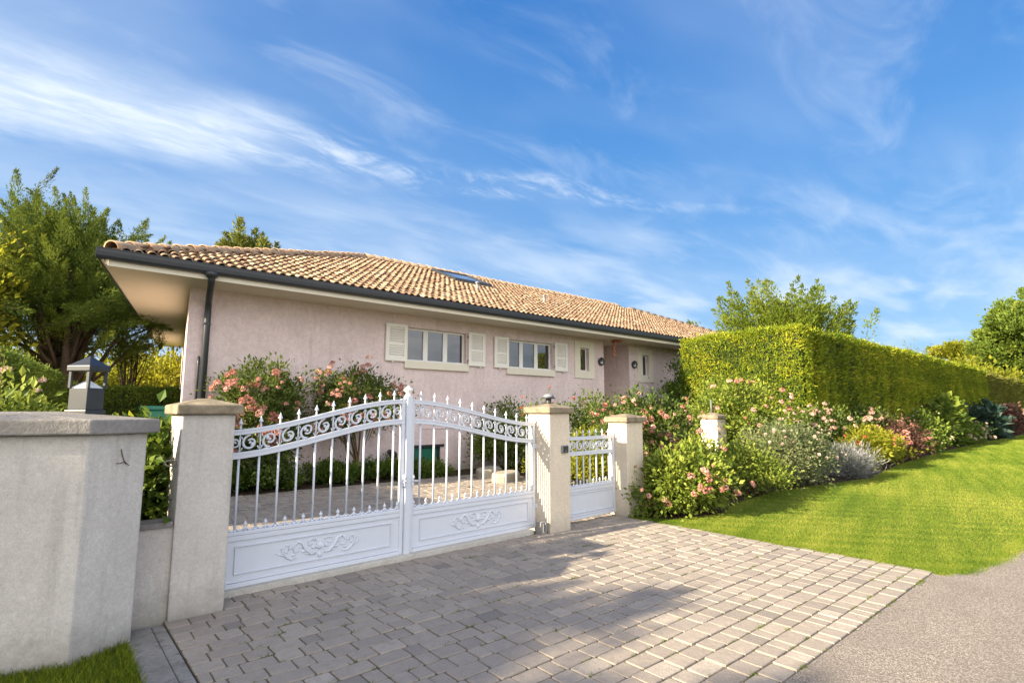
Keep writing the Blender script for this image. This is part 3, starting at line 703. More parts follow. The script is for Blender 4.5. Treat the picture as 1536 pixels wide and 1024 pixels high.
def shutter(x0, x1, z0, z1, hs):
    w = .10; y0, y1 = HY - .075, HY - .03
    m_ = MB().box(x0, x0 + w, y0, y1, z0, z1).box(x1 - w, x1, y0, y1, z0, z1).box(x0 + w, x1 - w, y0, y1, z1 - w * .8, z1).box(x0 + w, x1 - w, y0, y1, z0, z0 + w * 1.15)
    zm = z0 + (z1 - z0) * .45
    m_.box(x0 + w, x1 - w, y0 + .006, y1, zm - .03, zm + .03)
    for za, zb in ((z0 + w * 1.15, zm - .03), (zm + .03, z1 - w * .8)):
        n = max(3, int((zb - za) / .056))
        for i in range(n):
            z = za + (i + .5) * (zb - za) / n; h = (zb - za) / n
            m_.add([(x0 + w, y0 + .008, z - h * .55), (x1 - w, y0 + .008, z - h * .55), (x1 - w, y1 - .006, z + h * .30), (x0 + w, y1 - .006, z + h * .30),
                    (x0 + w, y0 + .008, z - h * .40), (x1 - w, y0 + .008, z - h * .40), (x1 - w, y1 - .006, z + h * .45), (x0 + w, y1 - .006, z + h * .45)],
                   [(3, 2, 1, 0), (4, 5, 6, 7), (0, 1, 5, 4), (1, 2, 6, 5), (2, 3, 7, 6), (3, 0, 4, 7)])
    s = H(m_.build('shutter', M['shutter'], house, bevel=.003))
    xh = x0 if hs < 0 else x1
    for z in (z0 + .14, z1 - .14):
        MB().tube([(xh, HY - .05, z - .04), (xh, HY - .05, z + .04)], .013, 6).box(xh - .012, xh + .012, HY - .05, HY + .0, z - .012, z + .012).build('hinge', M['hinge'], s)
    xm = x1 - .2 if hs < 0 else x0 + .2
    MB().box(xm - .012, xm + .012, HY - .09, HY, z0 - .035, z0 - .004).box(xm - .02, xm + .02, HY - .095, HY - .085, z0 - .04, z0 + .03).build('shutter_catch', M['trim'], s)
shutter(6.76, 7.40, 2.93, 3.92, 1); shutter(9.44, 10.06, 2.93, 3.92, -1); shutter(10.42, 10.99, 2.93, 3.89, 1); shutter(13.02, 13.64, 2.95, 3.91, -1)
for (a, b, c, d), (A_, B_, C_, D_) in zip(slots, [(14.04, 15.06, 2.76, 4.08), (17.63, 18.64, 2.74, 4.06)]):
    m_ = MB(); y0, y1 = HY - .035, HY - .001
    m_.box(A_, a, y0, y1, C_, D_).box(b, B_, y0, y1, C_, D_).box(a, b, y0, y1, d, D_).box(a, b, y0, y1, C_, c)
    s = H(m_.build('window_surround', M['trim'], house))
    f = MB().box(a, b, HY + .10, HY + .15, d - .04, d).box(a, b, HY + .10, HY + .15, c, c + .04).box(a, a + .04, HY + .10, HY + .15, c + .04, d - .04).box(b - .05, b, HY + .10, HY + .15, c + .04, d - .04).build('frame', M['pvc'], s, bevel=.003)
    MB().box(a + .04, b - .05, HY + .12, HY + .13, c + .04, d - .04).build('pane', M['glass'], s)
# cellar opening
cd = H(MB().box(7.76, 8.47, HY + .05, HY + .09, -.05, .62).build('cellar_door', M['green'], house, bevel=.005))
MB().box(7.62, 8.66, HY - .03, HY + .06, .64, .705).box(8.47, 8.545, HY + .03, HY + .11, -.05, .64).box(7.705, 7.755, HY + .03, HY + .11, -.05, .64).build('frame', M['dark'], cd)
H(MB().box(7.95, 15.6, HY - .02, HY - .001, 1.13, 1.15).build('plinth_joint', M['pink'], house))
# entrance door in the recess (seen only from the side)
dr = H(MB().box(15.75, 16.75, 14.17, 14.22, -.05, 2.3).build('front_door', M['trim'], house, bevel=.01))
MB().tube([(16.62, 14.15, 1.0), (16.62, 14.10, 1.0), (16.5, 14.10, 1.0)], .012).build('handle', M['galv'], dr)
# roof
EL_, ER_, BL_, BR_ = (.68, 11.88), (29.6, 11.88), (3.45, 25.7), (29.6, 25.7); R1, R2 = (8.45, 18.0), (23.2, 18.0); ZE, ZR = 4.44, 7.06
roof = H(MB().add([(*EL_, ZE), (*ER_, ZE), (*BR_, ZE), (*BL_, ZE), (*R1, ZR), (*R2, ZR)],
                  [(0, 1, 5, 4), (1, 2, 5), (2, 3, 4, 5), (3, 0, 4)]).build('roof', M['ridge'], house))
H(MB().add([(*EL_, ZS), (*ER_, ZS), (*BR_, ZS), (*BL_, ZS), (*EL_, ZE - .012), (*ER_, ZE - .012), (*BR_, ZE - .012), (*BL_, ZE - .012)],
           [(3, 2, 1, 0), (4, 5, 6, 7), (0, 1, 5, 4), (1, 2, 6, 5), (2, 3, 7, 6), (3, 0, 4, 7)]).build('soffit', M['soffit'], house))
H(MB().box(EL_[0] + .04, ER_[0], EL_[1] - .022, EL_[1] - .001, ZS - .03, ZS + .075).build('fascia', M['trim'], house, bevel=.004))
def tiles(poly, A, B, name, r=.081, pitch=.196, expo=.325):
    A, B = Vector(A), Vector(B); u = (B - A); Lx = u.length; u.normalize()
    q = Vector(poly[2]); nrm = u.cross(q - A); nrm.normalize()
    if nrm.z < 0: nrm = -nrm
    up = nrm.cross(u); up.normalize()
    P2 = [((Vector(p) - A).dot(u), (Vector(p) - A).dot(up)) for p in poly]
    Ly = max(p[1] for p in P2)
    tv = []; ns = 6
    for (v, rr, h, rin) in ((-.0, r, .034, 0), (.42, r * .80, .0, 0)):
        for k in range(ns + 1):
            a = PI * k / ns; tv.append((-rr * math.cos(a), v, rr * .92 * math.sin(a) + h))
    for k in range(ns + 1):
        a = PI * k / ns; tv.append((-(r - .018) * math.cos(a), 0, (r - .018) * .92 * math.sin(a) + .034))
    tv += [tuple(q) for q in tv[:ns + 1]]; lo_ = 3 * (ns + 1)
    tf = [(k, k + 1, ns + 2 + k, ns + 1 + k) for k in range(ns)] + [(2 * (ns + 1) + k, 2 * (ns + 1) + k + 1, lo_ + k + 1, lo_ + k) for k in range(ns)]
    tvb = np.array(tv); tfb = np.array(tf)[:, ::-1]
    gx, gy = np.meshgrid(np.arange(pitch * .5, Lx, pitch), np.arange(-.05, Ly, expo)); gx, gy = gx.ravel(), gy.ravel()
    jx = np.clip(gx, 0, Lx)
    k = in_poly(jx, gy + .16, P2); gx, gy = gx[k], gy[k]; n = len(gx)
    gx = gx + rg.normal(0, .006, n); gy = gy + rg.normal(0, .012, n)
    Rm = np.array([list(u), list(up), list(nrm)]).T
    ang = rg.normal(0, .02, n); ca, sa = np.cos(ang), np.sin(ang)
    Rz = np.zeros((n, 3, 3)); Rz[:, 0, 0] = ca; Rz[:, 0, 1] = -sa; Rz[:, 1, 0] = sa; Rz[:, 1, 1] = ca; Rz[:, 2, 2] = 1
    Rn = np.einsum('ij,njk->nik', Rm, Rz)
    pos_ = np.array(A)[None] + gx[:, None] * np.array(u) + gy[:, None] * np.array(up) + (.012 + rg.normal(0, .004, n))[:, None] * np.array(nrm)
    var = np.clip(rg.normal(.5, .28, n), 0, 1)
    H_ = instmesh(name, tvb, tfb, pos_, Rn, M['tile'], roof, var, smooth=True)
    # concave pan tiles between the covers
    tv2 = []
    for v, rr, h in ((-.03, r * .85, .052), (.40, r * .95, .022)):
        for k in range(5):
            a = PI * (.12 + .76 * k / 4); tv2.append((-rr * math.cos(a), v, h - rr * .55 * math.sin(a)))
    tf2 = np.array([(k, k + 1, 6 + k, 5 + k) for k in range(4)])
    instmesh(name, np.array(tv2), tf2, pos_ + (pitch / 2) * np.array(u)[None] + .01 * np.array(nrm)[None], Rn, M['ridge'], roof, np.clip(var * .7 + rg.normal(0, .1, n), 0, 1), smooth=True)
e = lambda p: (p[0], p[1], ZE)
tiles([e(EL_), e(ER_), (*R2, ZR), (*R1, ZR)], e(EL_), e(ER_), 'roof_tiles')
tiles([e(BL_), e(EL_), (*R1, ZR)], e(BL_), e(EL_), 'roof_tiles')
tiles([e(ER_), e(BR_), (*R2, ZR)], e(ER_), e(BR_), 'roof_tiles')
def ridge_run(a, b, name):
    a, b = Vector(a), Vector(b); d = b - a; n = int(d.length / .37); d.normalize()
    sd_ = d.cross(Vector((0, 0, 1))); sd_.normalize(); nz = sd_.cross(d)
    if nz.z < 0: nz = -nz
    tv = []; ns = 7
    for v, rr, h in ((0, .165, .03), (.44, .14, .0)):
        for k in range(ns + 1):
            t_ = PI * (-.06 + 1.12 * k / ns); tv.append((v, -rr * math.cos(t_), rr * .85 * math.sin(t_) + h))
    for k in range(ns + 1):
        t_ = PI * (-.06 + 1.12 * k / ns); tv.append((0, -.14 * math.cos(t_), .14 * .85 * math.sin(t_) + .03))
    m1 = ns + 1
    tf = np.array([(k, k + 1, m1 + k + 1, m1 + k) for k in range(ns)] + [(2 * m1 + k, 2 * m1 + k + 1, k + 1, k) for k in range(ns)])
    Rm = np.array([list(d), list(sd_), list(nz)]).T
    pos_ = np.array([list(a + d * (.37 * i)) for i in range(n)]) + np.array([0, 0, .045]) + rg.normal(0, .006, (n, 3))
    o = instmesh(name, np.array(tv), tf, pos_, np.repeat(Rm[None], n, 0), M['ridge'], roof, np.clip(rg.normal(.4, .25, n), 0, 1), None, True)
ridge_run(e((EL_[0] + .08, EL_[1] + .07)), (*R1, ZR), 'hip_tiles'); ridge_run(e(ER_), (*R2, ZR), 'hip_tiles'); ridge_run((*R1, ZR), (*R2, ZR), 'ridge_tiles'); ridge_run(e(BL_), (*R1, ZR), 'hip_tiles')
# mortar bedding under the first hip tile, skylight, vents
zr = lambda Y: ZE + (ZR - ZE) * (Y - 11.88) / (18 - 11.88)
sk = MB()
def slopebox(mb, x0, x1, ya, yb, lo, hi):
    v = [(x, y, zr(y) + o) for o in (lo, hi) for x, y in ((x0, ya), (x1, ya), (x1, yb), (x0, yb))]
    mb.add(v, [(3, 2, 1, 0), (4, 5, 6, 7), (0, 1, 5, 4), (1, 2, 6, 5), (2, 3, 7, 6), (3, 0, 4, 7)]); return mb
slopebox(sk, 11.05, 12.75, 16.0, 16.1, .02, .20); slopebox(sk, 11.05, 12.75, 17.5, 17.6, .02, .20); slopebox(sk, 11.05, 11.15, 16.1, 17.5, .02, .20); slopebox(sk, 12.65, 12.75, 16.1, 17.5, .02, .20)
skl = sk.build('skylight', M['dark'], roof)
slopebox(MB(), 11.15, 12.65, 16.1, 17.5, .15, .17).build('pane', M['glass'], skl)
for x, y in ((11.1, 14.75), (14.2, 14.65)):
    MB().tube([(x, y, zr(y) - .02), (x, y, zr(y) + .30)], .055, 10).lathe([(.075, .30), (.075, .34), (.03, .37)], (x, y, zr(y)), 10).build('vent_pipe', M['galv'], roof, True)
# gutters and downpipe
def gutter(a, b, out, name):
    a, b, out = Vector(a), Vector(b), Vector(out)
    prof = [(0, .13), (.0, .0), (.02, -.045), (.06, -.07), (.10, -.06), (.13, -.02), (.14, .05), (.142, .10), (.15, .105), (.15, .12), (.132, .12), (.128, .05), (.115, -.01), (.09, -.045), (.06, -.055), (.03, -.035), (.012, .0), (.012, .13)]
    n = len(prof); v = [tuple(p + out * q + Vector((0, 0, z))) for p in (a, b) for q, z in prof]
    f = [(i, (i + 1) % n, n + (i + 1) % n, n + i) for i in range(n)]
    f += [tuple(range(n - 1, -1, -1)), tuple(range(n, 2 * n))]
    return H(MB().add(v, f).build(name, M['dark'], house))
gt = gutter((.53, 11.858, 4.335), (29.6, 11.858, 4.335), (0, -1, 0), 'gutter')
sx = Vector((BL_[0] - EL_[0], BL_[1] - EL_[1], 0)).normalized(); ox = Vector((-sx.y, sx.x, 0))
gutter(Vector((*EL_, 4.335)) + ox * .005, Vector((*BL_, 4.335)) + ox * .005, ox, 'gutter')
dpx = 2.56
dp = MB().tube([(2.36, 11.78, 4.32), (2.36, 11.78, 4.20), (2.37, 11.84, 4.10), (dpx - .02, 12.80, 3.93), (dpx, 12.90, 3.83), (dpx, 12.90, 3.6), (dpx, 12.90, 0)], [.085, .068, .064, .064, .064, .064, .064], 12)
dpo = H(dp.build('downpipe', M['dark'], house, True))
MB().lathe([(.13, .0), (.125, -.06), (.06, -.12)], (2.36, 11.78, 4.30), 12).build('outlet', M['dark'], dpo, True)
MB().box(dpx - .065, dpx + .065, 12.84, 12.995, 3.42, 3.46).box(dpx - .065, dpx + .065, 12.84, 12.995, 1.6, 1.64).build('pipe_bracket', M['dark'], dpo)
H(MB().tube([(2.46, 12.96, 2.75), (2.455, 12.93, 2.6), (2.455, 12.93, 0)], .025, 8).build('conduit', M['dark'], house, True))
def wall_lamp(x, label):
    t = thing('wall_lamp', label, 'wall lamp', (x, HY, 3.41), group='black bulkhead lamps by the entrance')
    MB().tube([(0, -.002, 0), (0, -.05, 0)], [.125, .12], 18).build('back_plate', M['dark'], t, True)
    MB().ball((0, -.06, -.02), .085, 14, 8, (1, 1, 1)).build('glass_globe', M['diffuser'], t, True)
    g = MB()
    for a in (0, PI / 2): g.tube([(.125 * math.cos(q) * math.cos(a), -.055 - .11 * math.sin(q), .125 * math.cos(q) * math.sin(a)) for q in [PI * i / 12 for i in range(13)]], .016, 6)
    g.tube([(.13 * math.cos(q), -.06, .13 * math.sin(q)) for q in [2 * PI * i / 20 for i in range(21)]], .022, 6)
    g.add([(.14 * math.cos(q) * s_, -.16 * (1 - s_) - .05, .14 * math.sin(q) * s_ + 0) for s_ in (1, .5) for q in [PI * .0 + PI * i / 10 for i in range(11)]], [(i, i + 1, 12 + i, 11 + i) for i in range(10)])
    g.build('guard', M['dark'], t, True)
wall_lamp(15.43, 'round black caged lamp on the pink wall just left of the entrance recess')
wall_lamp(17.40, 'round black caged lamp on the pink wall just right of the entrance recess')
ho = thing('hanging_ornament', 'red ornament of dangling pieces hung from the eaves over the entrance recess', 'ornament', (15.75, 12.62, 4.19))
m_ = MB()
for i in range(5):
    a = i * 1.26; m_.tube([(.0, 0, .005), (.12 * math.cos(a) + .12, .1 * math.sin(a), -.05), (.3 * math.cos(a) + .2, .22 * math.sin(a), -.03)], [.03, .05, .012], 6)
m_.build('top', M['red'], ho, True)
MB().tube([(0, 0, 0), (0, 0, -.62)], .012, 6).build('chain', M['dark'], ho)
for i in range(4): MB().ball((.02 * (-1) ** i, 0, -.16 - .13 * i), .055, 8, 5, (1, 1, 1.25)).build('bell', M['red'], ho, True)
bx = thing('meter_box', 'pale blue grey utility box half hidden by roses in front of the pink wall', 'utility box', (13.2, 9.5, 0))
MB().box(-.25, .25, -.15, .15, -.05, 1.60).build('body', M['bluegrey'], bx, bevel=.015); MB().prism([(-.28, -.18), (.28, -.18), (.28, .18), (-.28, .18)], 1.602, 1.64, .8, 1.67).build('lid', M['bluegrey'], bx, bevel=.01)
gb = thing('garden_bin', 'dark green garden bin with a raised rim behind the low wall', 'bin', (1.33, 9.6, 0))
MB().prism([(-.17, -.17), (.17, -.17), (.17, .17), (-.17, .17)], 0, 1.60, 1.08, 1.62).build('body', M['green'], gb, bevel=.02)
MB().box(-.20, .20, -.20, .20, 1.622, 1.68).build('lid', M['green'], gb, bevel=.012)
MB().tube([(-.2, -.16, 1.3), (-.2, .16, 1.3)], .02).build('handle', M['dark'], gb)
sp_ = thing('spotlight', 'small dark garden spotlight against the pink wall left of the green cellar door', 'spotlight', (6.9, 12.75, 0))
MB().tube([(0, 0, -.05), (0, 0, .5)], .02, 8).build('spike', M['dark'], sp_); MB().tube([(0, .1, .58), (0, -.14, .50)], [.07, .1], 12).build('lamp_head', M['dark'], sp_, True)
for (x, y, a, b, h, rz, lab) in ((8.42, 10.05, .60, .28, .20, .5, 'pale flat stone block edging the drive behind the right gate leaf'), (8.75, 11.05, .62, .3, .2, .7, 'low pale stone slab beside the drive, behind the flat stone block')):
    st = thing('edging_stone', lab, 'stone', (x, y, 0), rz, 'pale stones edging the drive')
    q = [(a * math.cos(i * PI / 5) * random.uniform(.85, 1.1), b * math.sin(i * PI / 5) * random.uniform(.85, 1.15)) for i in range(10)]
    MB().prism(q, -.05, h * .8, .86, h).build('block', M['stone'], st, bevel=.04, seg=3)
nb = thing('neighbour_house', 'distant low house with a striped tile roof, glimpsed left of the bungalow behind the trees', 'house', (5.2, 36, 0))
MB().box(-4, 5, -2, 6, -.1, 2.7).build('wall', M['plaster'], nb)
v = [(-4.6, -2.6, 2.6), (5.6, -2.6, 2.6), (5.6, 6.6, 2.6), (-4.6, 6.6, 2.6), (-1, 2, 4.7), (2, 2, 4.7)]
nr = MB().add(v, [(0, 1, 5, 4), (1, 2, 5), (2, 3, 4, 5), (3, 0, 4), (3, 2, 1, 0)]).build('roof', M['tile'], nb)
m_ = MB()
for i in range(34):
    x = -4.4 + i * .3; top = min(1, (x + 4.6) / 3.6, (5.6 - x) / 3.6)
    m_.tube([(x, -2.62, 2.64), (x, -2.6 + 4.6 * top, 2.64 + 2.1 * top)], .09, 6)
m_.build('tile_rows', M['tile'], nr, True)
MB().box(-1.5, -.5, -2.05, -2.001, .9, 2.0).build('window', M['glass'], nb)

# ------------------------------------------------------------------ vegetation
def clump_crown(c, rad, ncl, nl, cr, lsize, asp=.55, flat=.75, updir=.35, jit=.9, hollow=.45, seed=0, lump=.28):
    """leaf points in overlapping clumps through an uneven crown"""
    r = np.random.default_rng(seed); c = np.array(c, float); rad = np.array(rad, float)
    d = unit(r.normal(0, 1, (ncl, 3))); ph = r.uniform(0, 6.28, 6)
    bump = 1 + lump * (np.sin(3 * d[:, 0] + ph[0]) * np.sin(3.3 * d[:, 2] + ph[1]) + .6 * np.sin(5 * d[:, 1] + ph[2] + 4 * d[:, 0])) + r.normal(0, .10, ncl)
    rr = (hollow + (1 - hollow) * r.random(ncl) ** .55) * bump
    d[:, :2] *= np.where(d[:, 2] < .1, np.minimum(1.45, (1 - np.minimum(d[:, 2], .1) ** 2 + 1e-6) ** -.4), 1.)[:, None]      # fuller skirt
    cc = c + d * rad * rr[:, None]
    cv = np.clip(r.normal(.45, .2, ncl), 0, 1)
    k = r.integers(0, ncl, nl)
    off = r.normal(0, 1, (nl, 3)) * cr * np.array([1, 1, flat]) * r.uniform(.5, 1.15, ncl)[k][:, None]
    P = cc[k] + off
    D = unit((P - c) / rad) * .6 + unit(off) * .5 + np.array([0, 0, updir]) + r.normal(0, jit * .6, (nl, 3))
    N = np.array([0, 0, 1.]) + unit((P - c) / rad) * .7 + r.normal(0, .6, (nl, 3))
    L = lsize * r.uniform(.45, 1.5, nl)
    var = cv[k] + r.normal(0, .16, nl)
    ok = P[:, 2] > .015
    return P[ok], D[ok], N[ok], L[ok], L[ok] * asp, var[ok], cc

def rose_mesh(name, kind, seed):
    r = np.random.default_rng(seed); V = []; F = []; va = []
    def petal(c, dirv, up, L, W, cup, v0):
        dirv = dirv / np.linalg.norm(dirv); s = np.cross(dirv, up); s /= np.linalg.norm(s) + 1e-9; b = len(V)
        for p in (c, c + dirv * L * .55 + s * W / 2 + up * cup * .4, c + dirv * L * .95 + s * W * .28 + up * cup, c + dirv * L * .95 - s * W * .28 + up * cup, c + dirv * L * .55 - s * W / 2 + up * cup * .4):
            V.append(p); va.append(v0)
        F.extend([(b, b + 1, b + 4), (b + 1, b + 2, b + 3), (b + 1, b + 3, b + 4)])
    Z = np.array([0, 0, 1.])
    if kind == 'rose':
        for ring, (n, tilt, L) in enumerate(((6, .15, .5), (6, .65, .46), (5, 1.2, .36), (3, 2.2, .24))):
            for i in range(n):
                a = 6.283 * (i + .5 * ring) / n + r.normal(0, .15)
                petal(Z * .05 * ring, np.array([math.cos(a), math.sin(a), tilt]), Z, L, .42, .10, np.clip(.7 - .18 * ring + r.normal(0, .15), 0, 1))
    else:          # a full cluster of small flowers
        for i in range(22):
            d = r.normal(0, 1, 3); d[2] = abs(d[2]) * .8; d /= np.linalg.norm(d); c = d * np.array([.42, .42, .30]) * r.uniform(.7, 1.05)
            sv = np.clip(r.normal(.5, .3), 0, 1); t1 = np.cross(d, r.normal(0, 1, 3)); t1 /= np.linalg.norm(t1); t2 = np.cross(d, t1)
            for q in range(5):
                a = 6.283 * q / 5
                petal(c, t1 * math.cos(a) + t2 * math.sin(a) + d * .3, d, .17, .15, .03, sv)
    me_o = npmesh(name, V, F, None, None, va); me = me_o.data
    bpy.data.objects.remove(me_o); return me
BM = {}
def bloom_mesh(kind, mat):
    if (kind, mat) not in BM:
        L = []
        for s in range(3):
            me = rose_mesh('bloom', kind, 50 + s); me.materials.append(M[mat]); L.append(me)
        BM[(kind, mat)] = L
    return BM[(kind, mat)]

def bush(name, label, cat, x, y, w, h, mat, ls, nl, z0=.05, dep=None, blooms=None, group=None, ncl=None, cr=None, seed=1, asp=.55, trunk=None, lump=.28, flat=.75, updir=.35):
    t = thing(name, label, cat, (x, y, 0), 0, group)
    dep = dep or w; rad = (w / 2 * .86, dep / 2 * .86, (h - z0) / 2 * .9); c = (0, 0, (h + z0) / 2)
    ncl = ncl or int(30 + 26 * w * h); cr = cr or .12 + .05 * w / 2
    P, D, N, L, W, va, cc = clump_crown(c, rad, ncl, nl, cr, ls, asp, flat, updir, seed=seed, lump=lump)
    canes = []
    if 'rose' in name or cat == 'shrub' and h > 1:
        q_ = np.random.default_rng(seed + 7)
        for k in range(9):
            a = cc[q_.integers(len(cc))]; a = np.array([a[0], a[1], max(a[2], h * .55)]); o_ = np.array([a[0], a[1], 0]); v = unit((o_ / (np.linalg.norm(o_) + .01) * .5 + [0, 0, 1.1] + q_.normal(0, .25, 3))[None])[0]
            ln = q_.uniform(.25, .55) * min(1, h / 1.6) ; b_ = a + v * ln; canes.append((a, b_)); m2 = 16
            u = q_.random(m2)[:, None]; P = np.concatenate([P, a + (b_ - a) * u + q_.normal(0, .02, (m2, 3))])
            D = np.concatenate([D, v + q_.normal(0, .7, (m2, 3))]); N = np.concatenate([N, q_.normal(0, .6, (m2, 3)) + [0, 0, 1]]); l_ = ls * q_.uniform(.5, 1.1, m2) * (1.1 - .5 * u[:, 0])
            L = np.concatenate([L, l_]); W = np.concatenate([W, l_ * asp]); va = np.concatenate([va, q_.uniform(.4, .9, m2)])
    leaves('foliage', P, D, N, L, W, va, M[mat], t)
    r = random.Random(seed); st = MB()
    for a, b_ in canes: st.tube([(a[0] * .5, a[1] * .5, a[2] * .5), tuple(a), tuple(b_)], [.008, .006, .003], 5)
    if trunk:
        for k in range(7):
            q = cc[r.randrange(len(cc))]; a = r.uniform(0, 6.28); s0 = .05
            st.tube([(s0 * math.cos(a), s0 * math.sin(a), -.05), (s0 * 1.6 * math.cos(a) + q[0] * .1, s0 * 1.6 * math.sin(a) + q[1] * .1, trunk * .55), (q[0] * .45, q[1] * .45, trunk + .25 * (q[2] - trunk)), tuple(q)], [.03, .024, .017, .006], 6)
    else:
        for k in range(8 + int(4 * w)):
            q = cc[r.randrange(len(cc))]
            st.tube([(q[0] * .25, q[1] * .25, -.05), (q[0] * .55, q[1] * .55, q[2] * .5), tuple(q)], [.012, .009, .004], 5)
    st.build('stems', M['stem'], t, True)
    if blooms:
        kind, bm, n, size, zlo = blooms
        ms = bloom_mesh(kind, bm); rr = np.random.default_rng(seed + 99)
        cand = P[(P[:, 2] > h * zlo)]; q = (cand - np.array(c)) / np.array(rad); m_ = np.linalg.norm(q, axis=1)
        front = -(cand[:, 0] * .65 + cand[:, 1] * .75) / max(w, dep)
        sc = m_ + .95 * front + rr.normal(0, .22, len(cand)); idx = np.argsort(-sc)[: n * 9]; rr.shuffle(idx); got = []
        for i in idx:
            p = cand[i]
            if len(got) >= n: break
            if all(np.linalg.norm(p - g) > size * .55 for g in got): got.append(p)
        for i, p in enumerate(got):
            o = link('bloom', ms[i % 3], None, t)
            dd = Vector(((p - np.array(c)) / np.array(rad))).normalized() * .7 + Vector((rr.normal(0, .25), rr.normal(0, .25) - .25, .55))
            o.location = Vector(p) + dd.normalized() * ls * .35
            o.rotation_euler = dd.to_track_quat('Z', 'Y').to_euler(); o.scale = [size * rr.uniform(.55, 1.3)] * 3
    return t

def hedge(label, pts, z0, z1, thick, mat, ls, dens, seed=1, group=None, wob=.07, name='hedge', more=()):
    """clipped hedge along a polyline of (x, y): dense leaves over an inner mass of twigs"""
    t = thing(name, label, 'hedge', (pts[0][0], pts[0][1], 0), 0, group); r = np.random.default_rng(seed)
    o = np.array([pts[0][0], pts[0][1], 0.]); core = MB(); AP = []; AN = []
    for (ax, ay), (bx, by) in list(zip(pts[:-1], pts[1:])) + list(zip(more[:-1], more[1:])):
        a, b = np.array([ax, ay]), np.array([bx, by]); u = (b - a) / np.linalg.norm(b - a); v = np.array([-u[1], u[0]]); Ln = np.linalg.norm(b - a); hw = thick / 2
        i_ = .14
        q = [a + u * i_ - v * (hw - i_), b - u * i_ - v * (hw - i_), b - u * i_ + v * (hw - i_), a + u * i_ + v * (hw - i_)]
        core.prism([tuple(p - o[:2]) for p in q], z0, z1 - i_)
        for side, area in (('n', Ln * (z1 - z0)), ('p', Ln * (z1 - z0)), ('t', Ln * thick), ('a', thick * (z1 - z0)), ('b', thick * (z1 - z0))):
            n = int(area * dens)
            s = r.random(n); w = r.random(n); dep = -np.abs(r.normal(0, .055, n)) + r.normal(0, .018, n)
            z = z0 + (z1 - z0) * w
            if side in 'np':
                sg_ = -1 if side == 'n' else 1
                xy = a + np.outer(s * Ln, u) + np.outer(np.full(n, sg_ * hw) + sg_ * dep, v); nn = np.tile([sg_ * v[0], sg_ * v[1], 0], (n, 1))
            elif side == 't':
                xy = a + np.outer(s * Ln, u) + np.outer((w - .5) * thick, v); z = z1 + dep; nn = np.tile([0, 0, 1.], (n, 1))
            else:
                sg_ = -1 if side == 'a' else 1; base = a if side == 'a' else b
                xy = base + np.outer(sg_ * dep, u) + np.outer((s - .5) * thick, v); nn = np.tile([sg_ * u[0], sg_ * u[1], 0], (n, 1))
            p = np.column_stack([xy, z])
            kd = np.random.default_rng(seed).normal(0, 1, (9, 3)) * np.array([.5, .7, .9, 1.3, 1.8, 2.6, 3.5, 4.6, 6.0])[:, None] * 1.3
            und = wob * sum(np.sin(p @ kd[q_] + 1.7 * q_ + .8 * np.sin(p @ kd[(q_ + 4) % 9] * .5)) * (.75 if q_ < 5 else .45) for q_ in range(9))
            p = p + nn * und[:, None] * .6
            # rounded shoulders
            AP.append(p); AN.append(nn)
    P = np.concatenate(AP) - o; Nn = np.concatenate(AN); n = len(P)
    D = Nn * .55 + np.array([0, 0, .55]) + r.normal(0, .5, (n, 3)); N = Nn * 1.5 + r.normal(0, .55, (n, 3)) + [0, 0, .3]
    kd = r.normal(0, 1, (8, 3)) * np.array([.4, .8, 1.4, 2.2, 3.5, 5, 7, 9])[:, None]; cl = .055 * sum(np.sin(P @ kd[q] + q * 2.1) for q in range(8))
    st_ = r.random(n) < .035; P = P + Nn * (st_ * np.abs(r.normal(0, .05, n)))[:, None]          # stray young shoots
    hol = np.sin(P[:, 0] * 1.3 + 2 * np.sin(P[:, 2] * 1.9 + seed)) * np.sin(P[:, 2] * 2.4 + P[:, 1] * 1.6 + np.sin(P[:, 0] * 2.2)) > .93   # thin places
    P = np.where(hol[:, None], P - Nn * .09, P)
    leaves('foliage', P, D + Nn * st_[:, None] * .5, N, ls * r.uniform(.55, 1.4, n) * np.where(st_, 1.9, 1), ls * .45 * r.uniform(.7, 1.2, n), .47 + cl + r.normal(0, .2, n) + .25 * st_ - .2 * hol, M[mat], t)
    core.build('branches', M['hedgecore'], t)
    return t
M['hedgecore'] = m_leaf('hedge_inner_twigs', (.02, .034, .008), (.04, .06, .012), (.06, .085, .016), clump=6.)

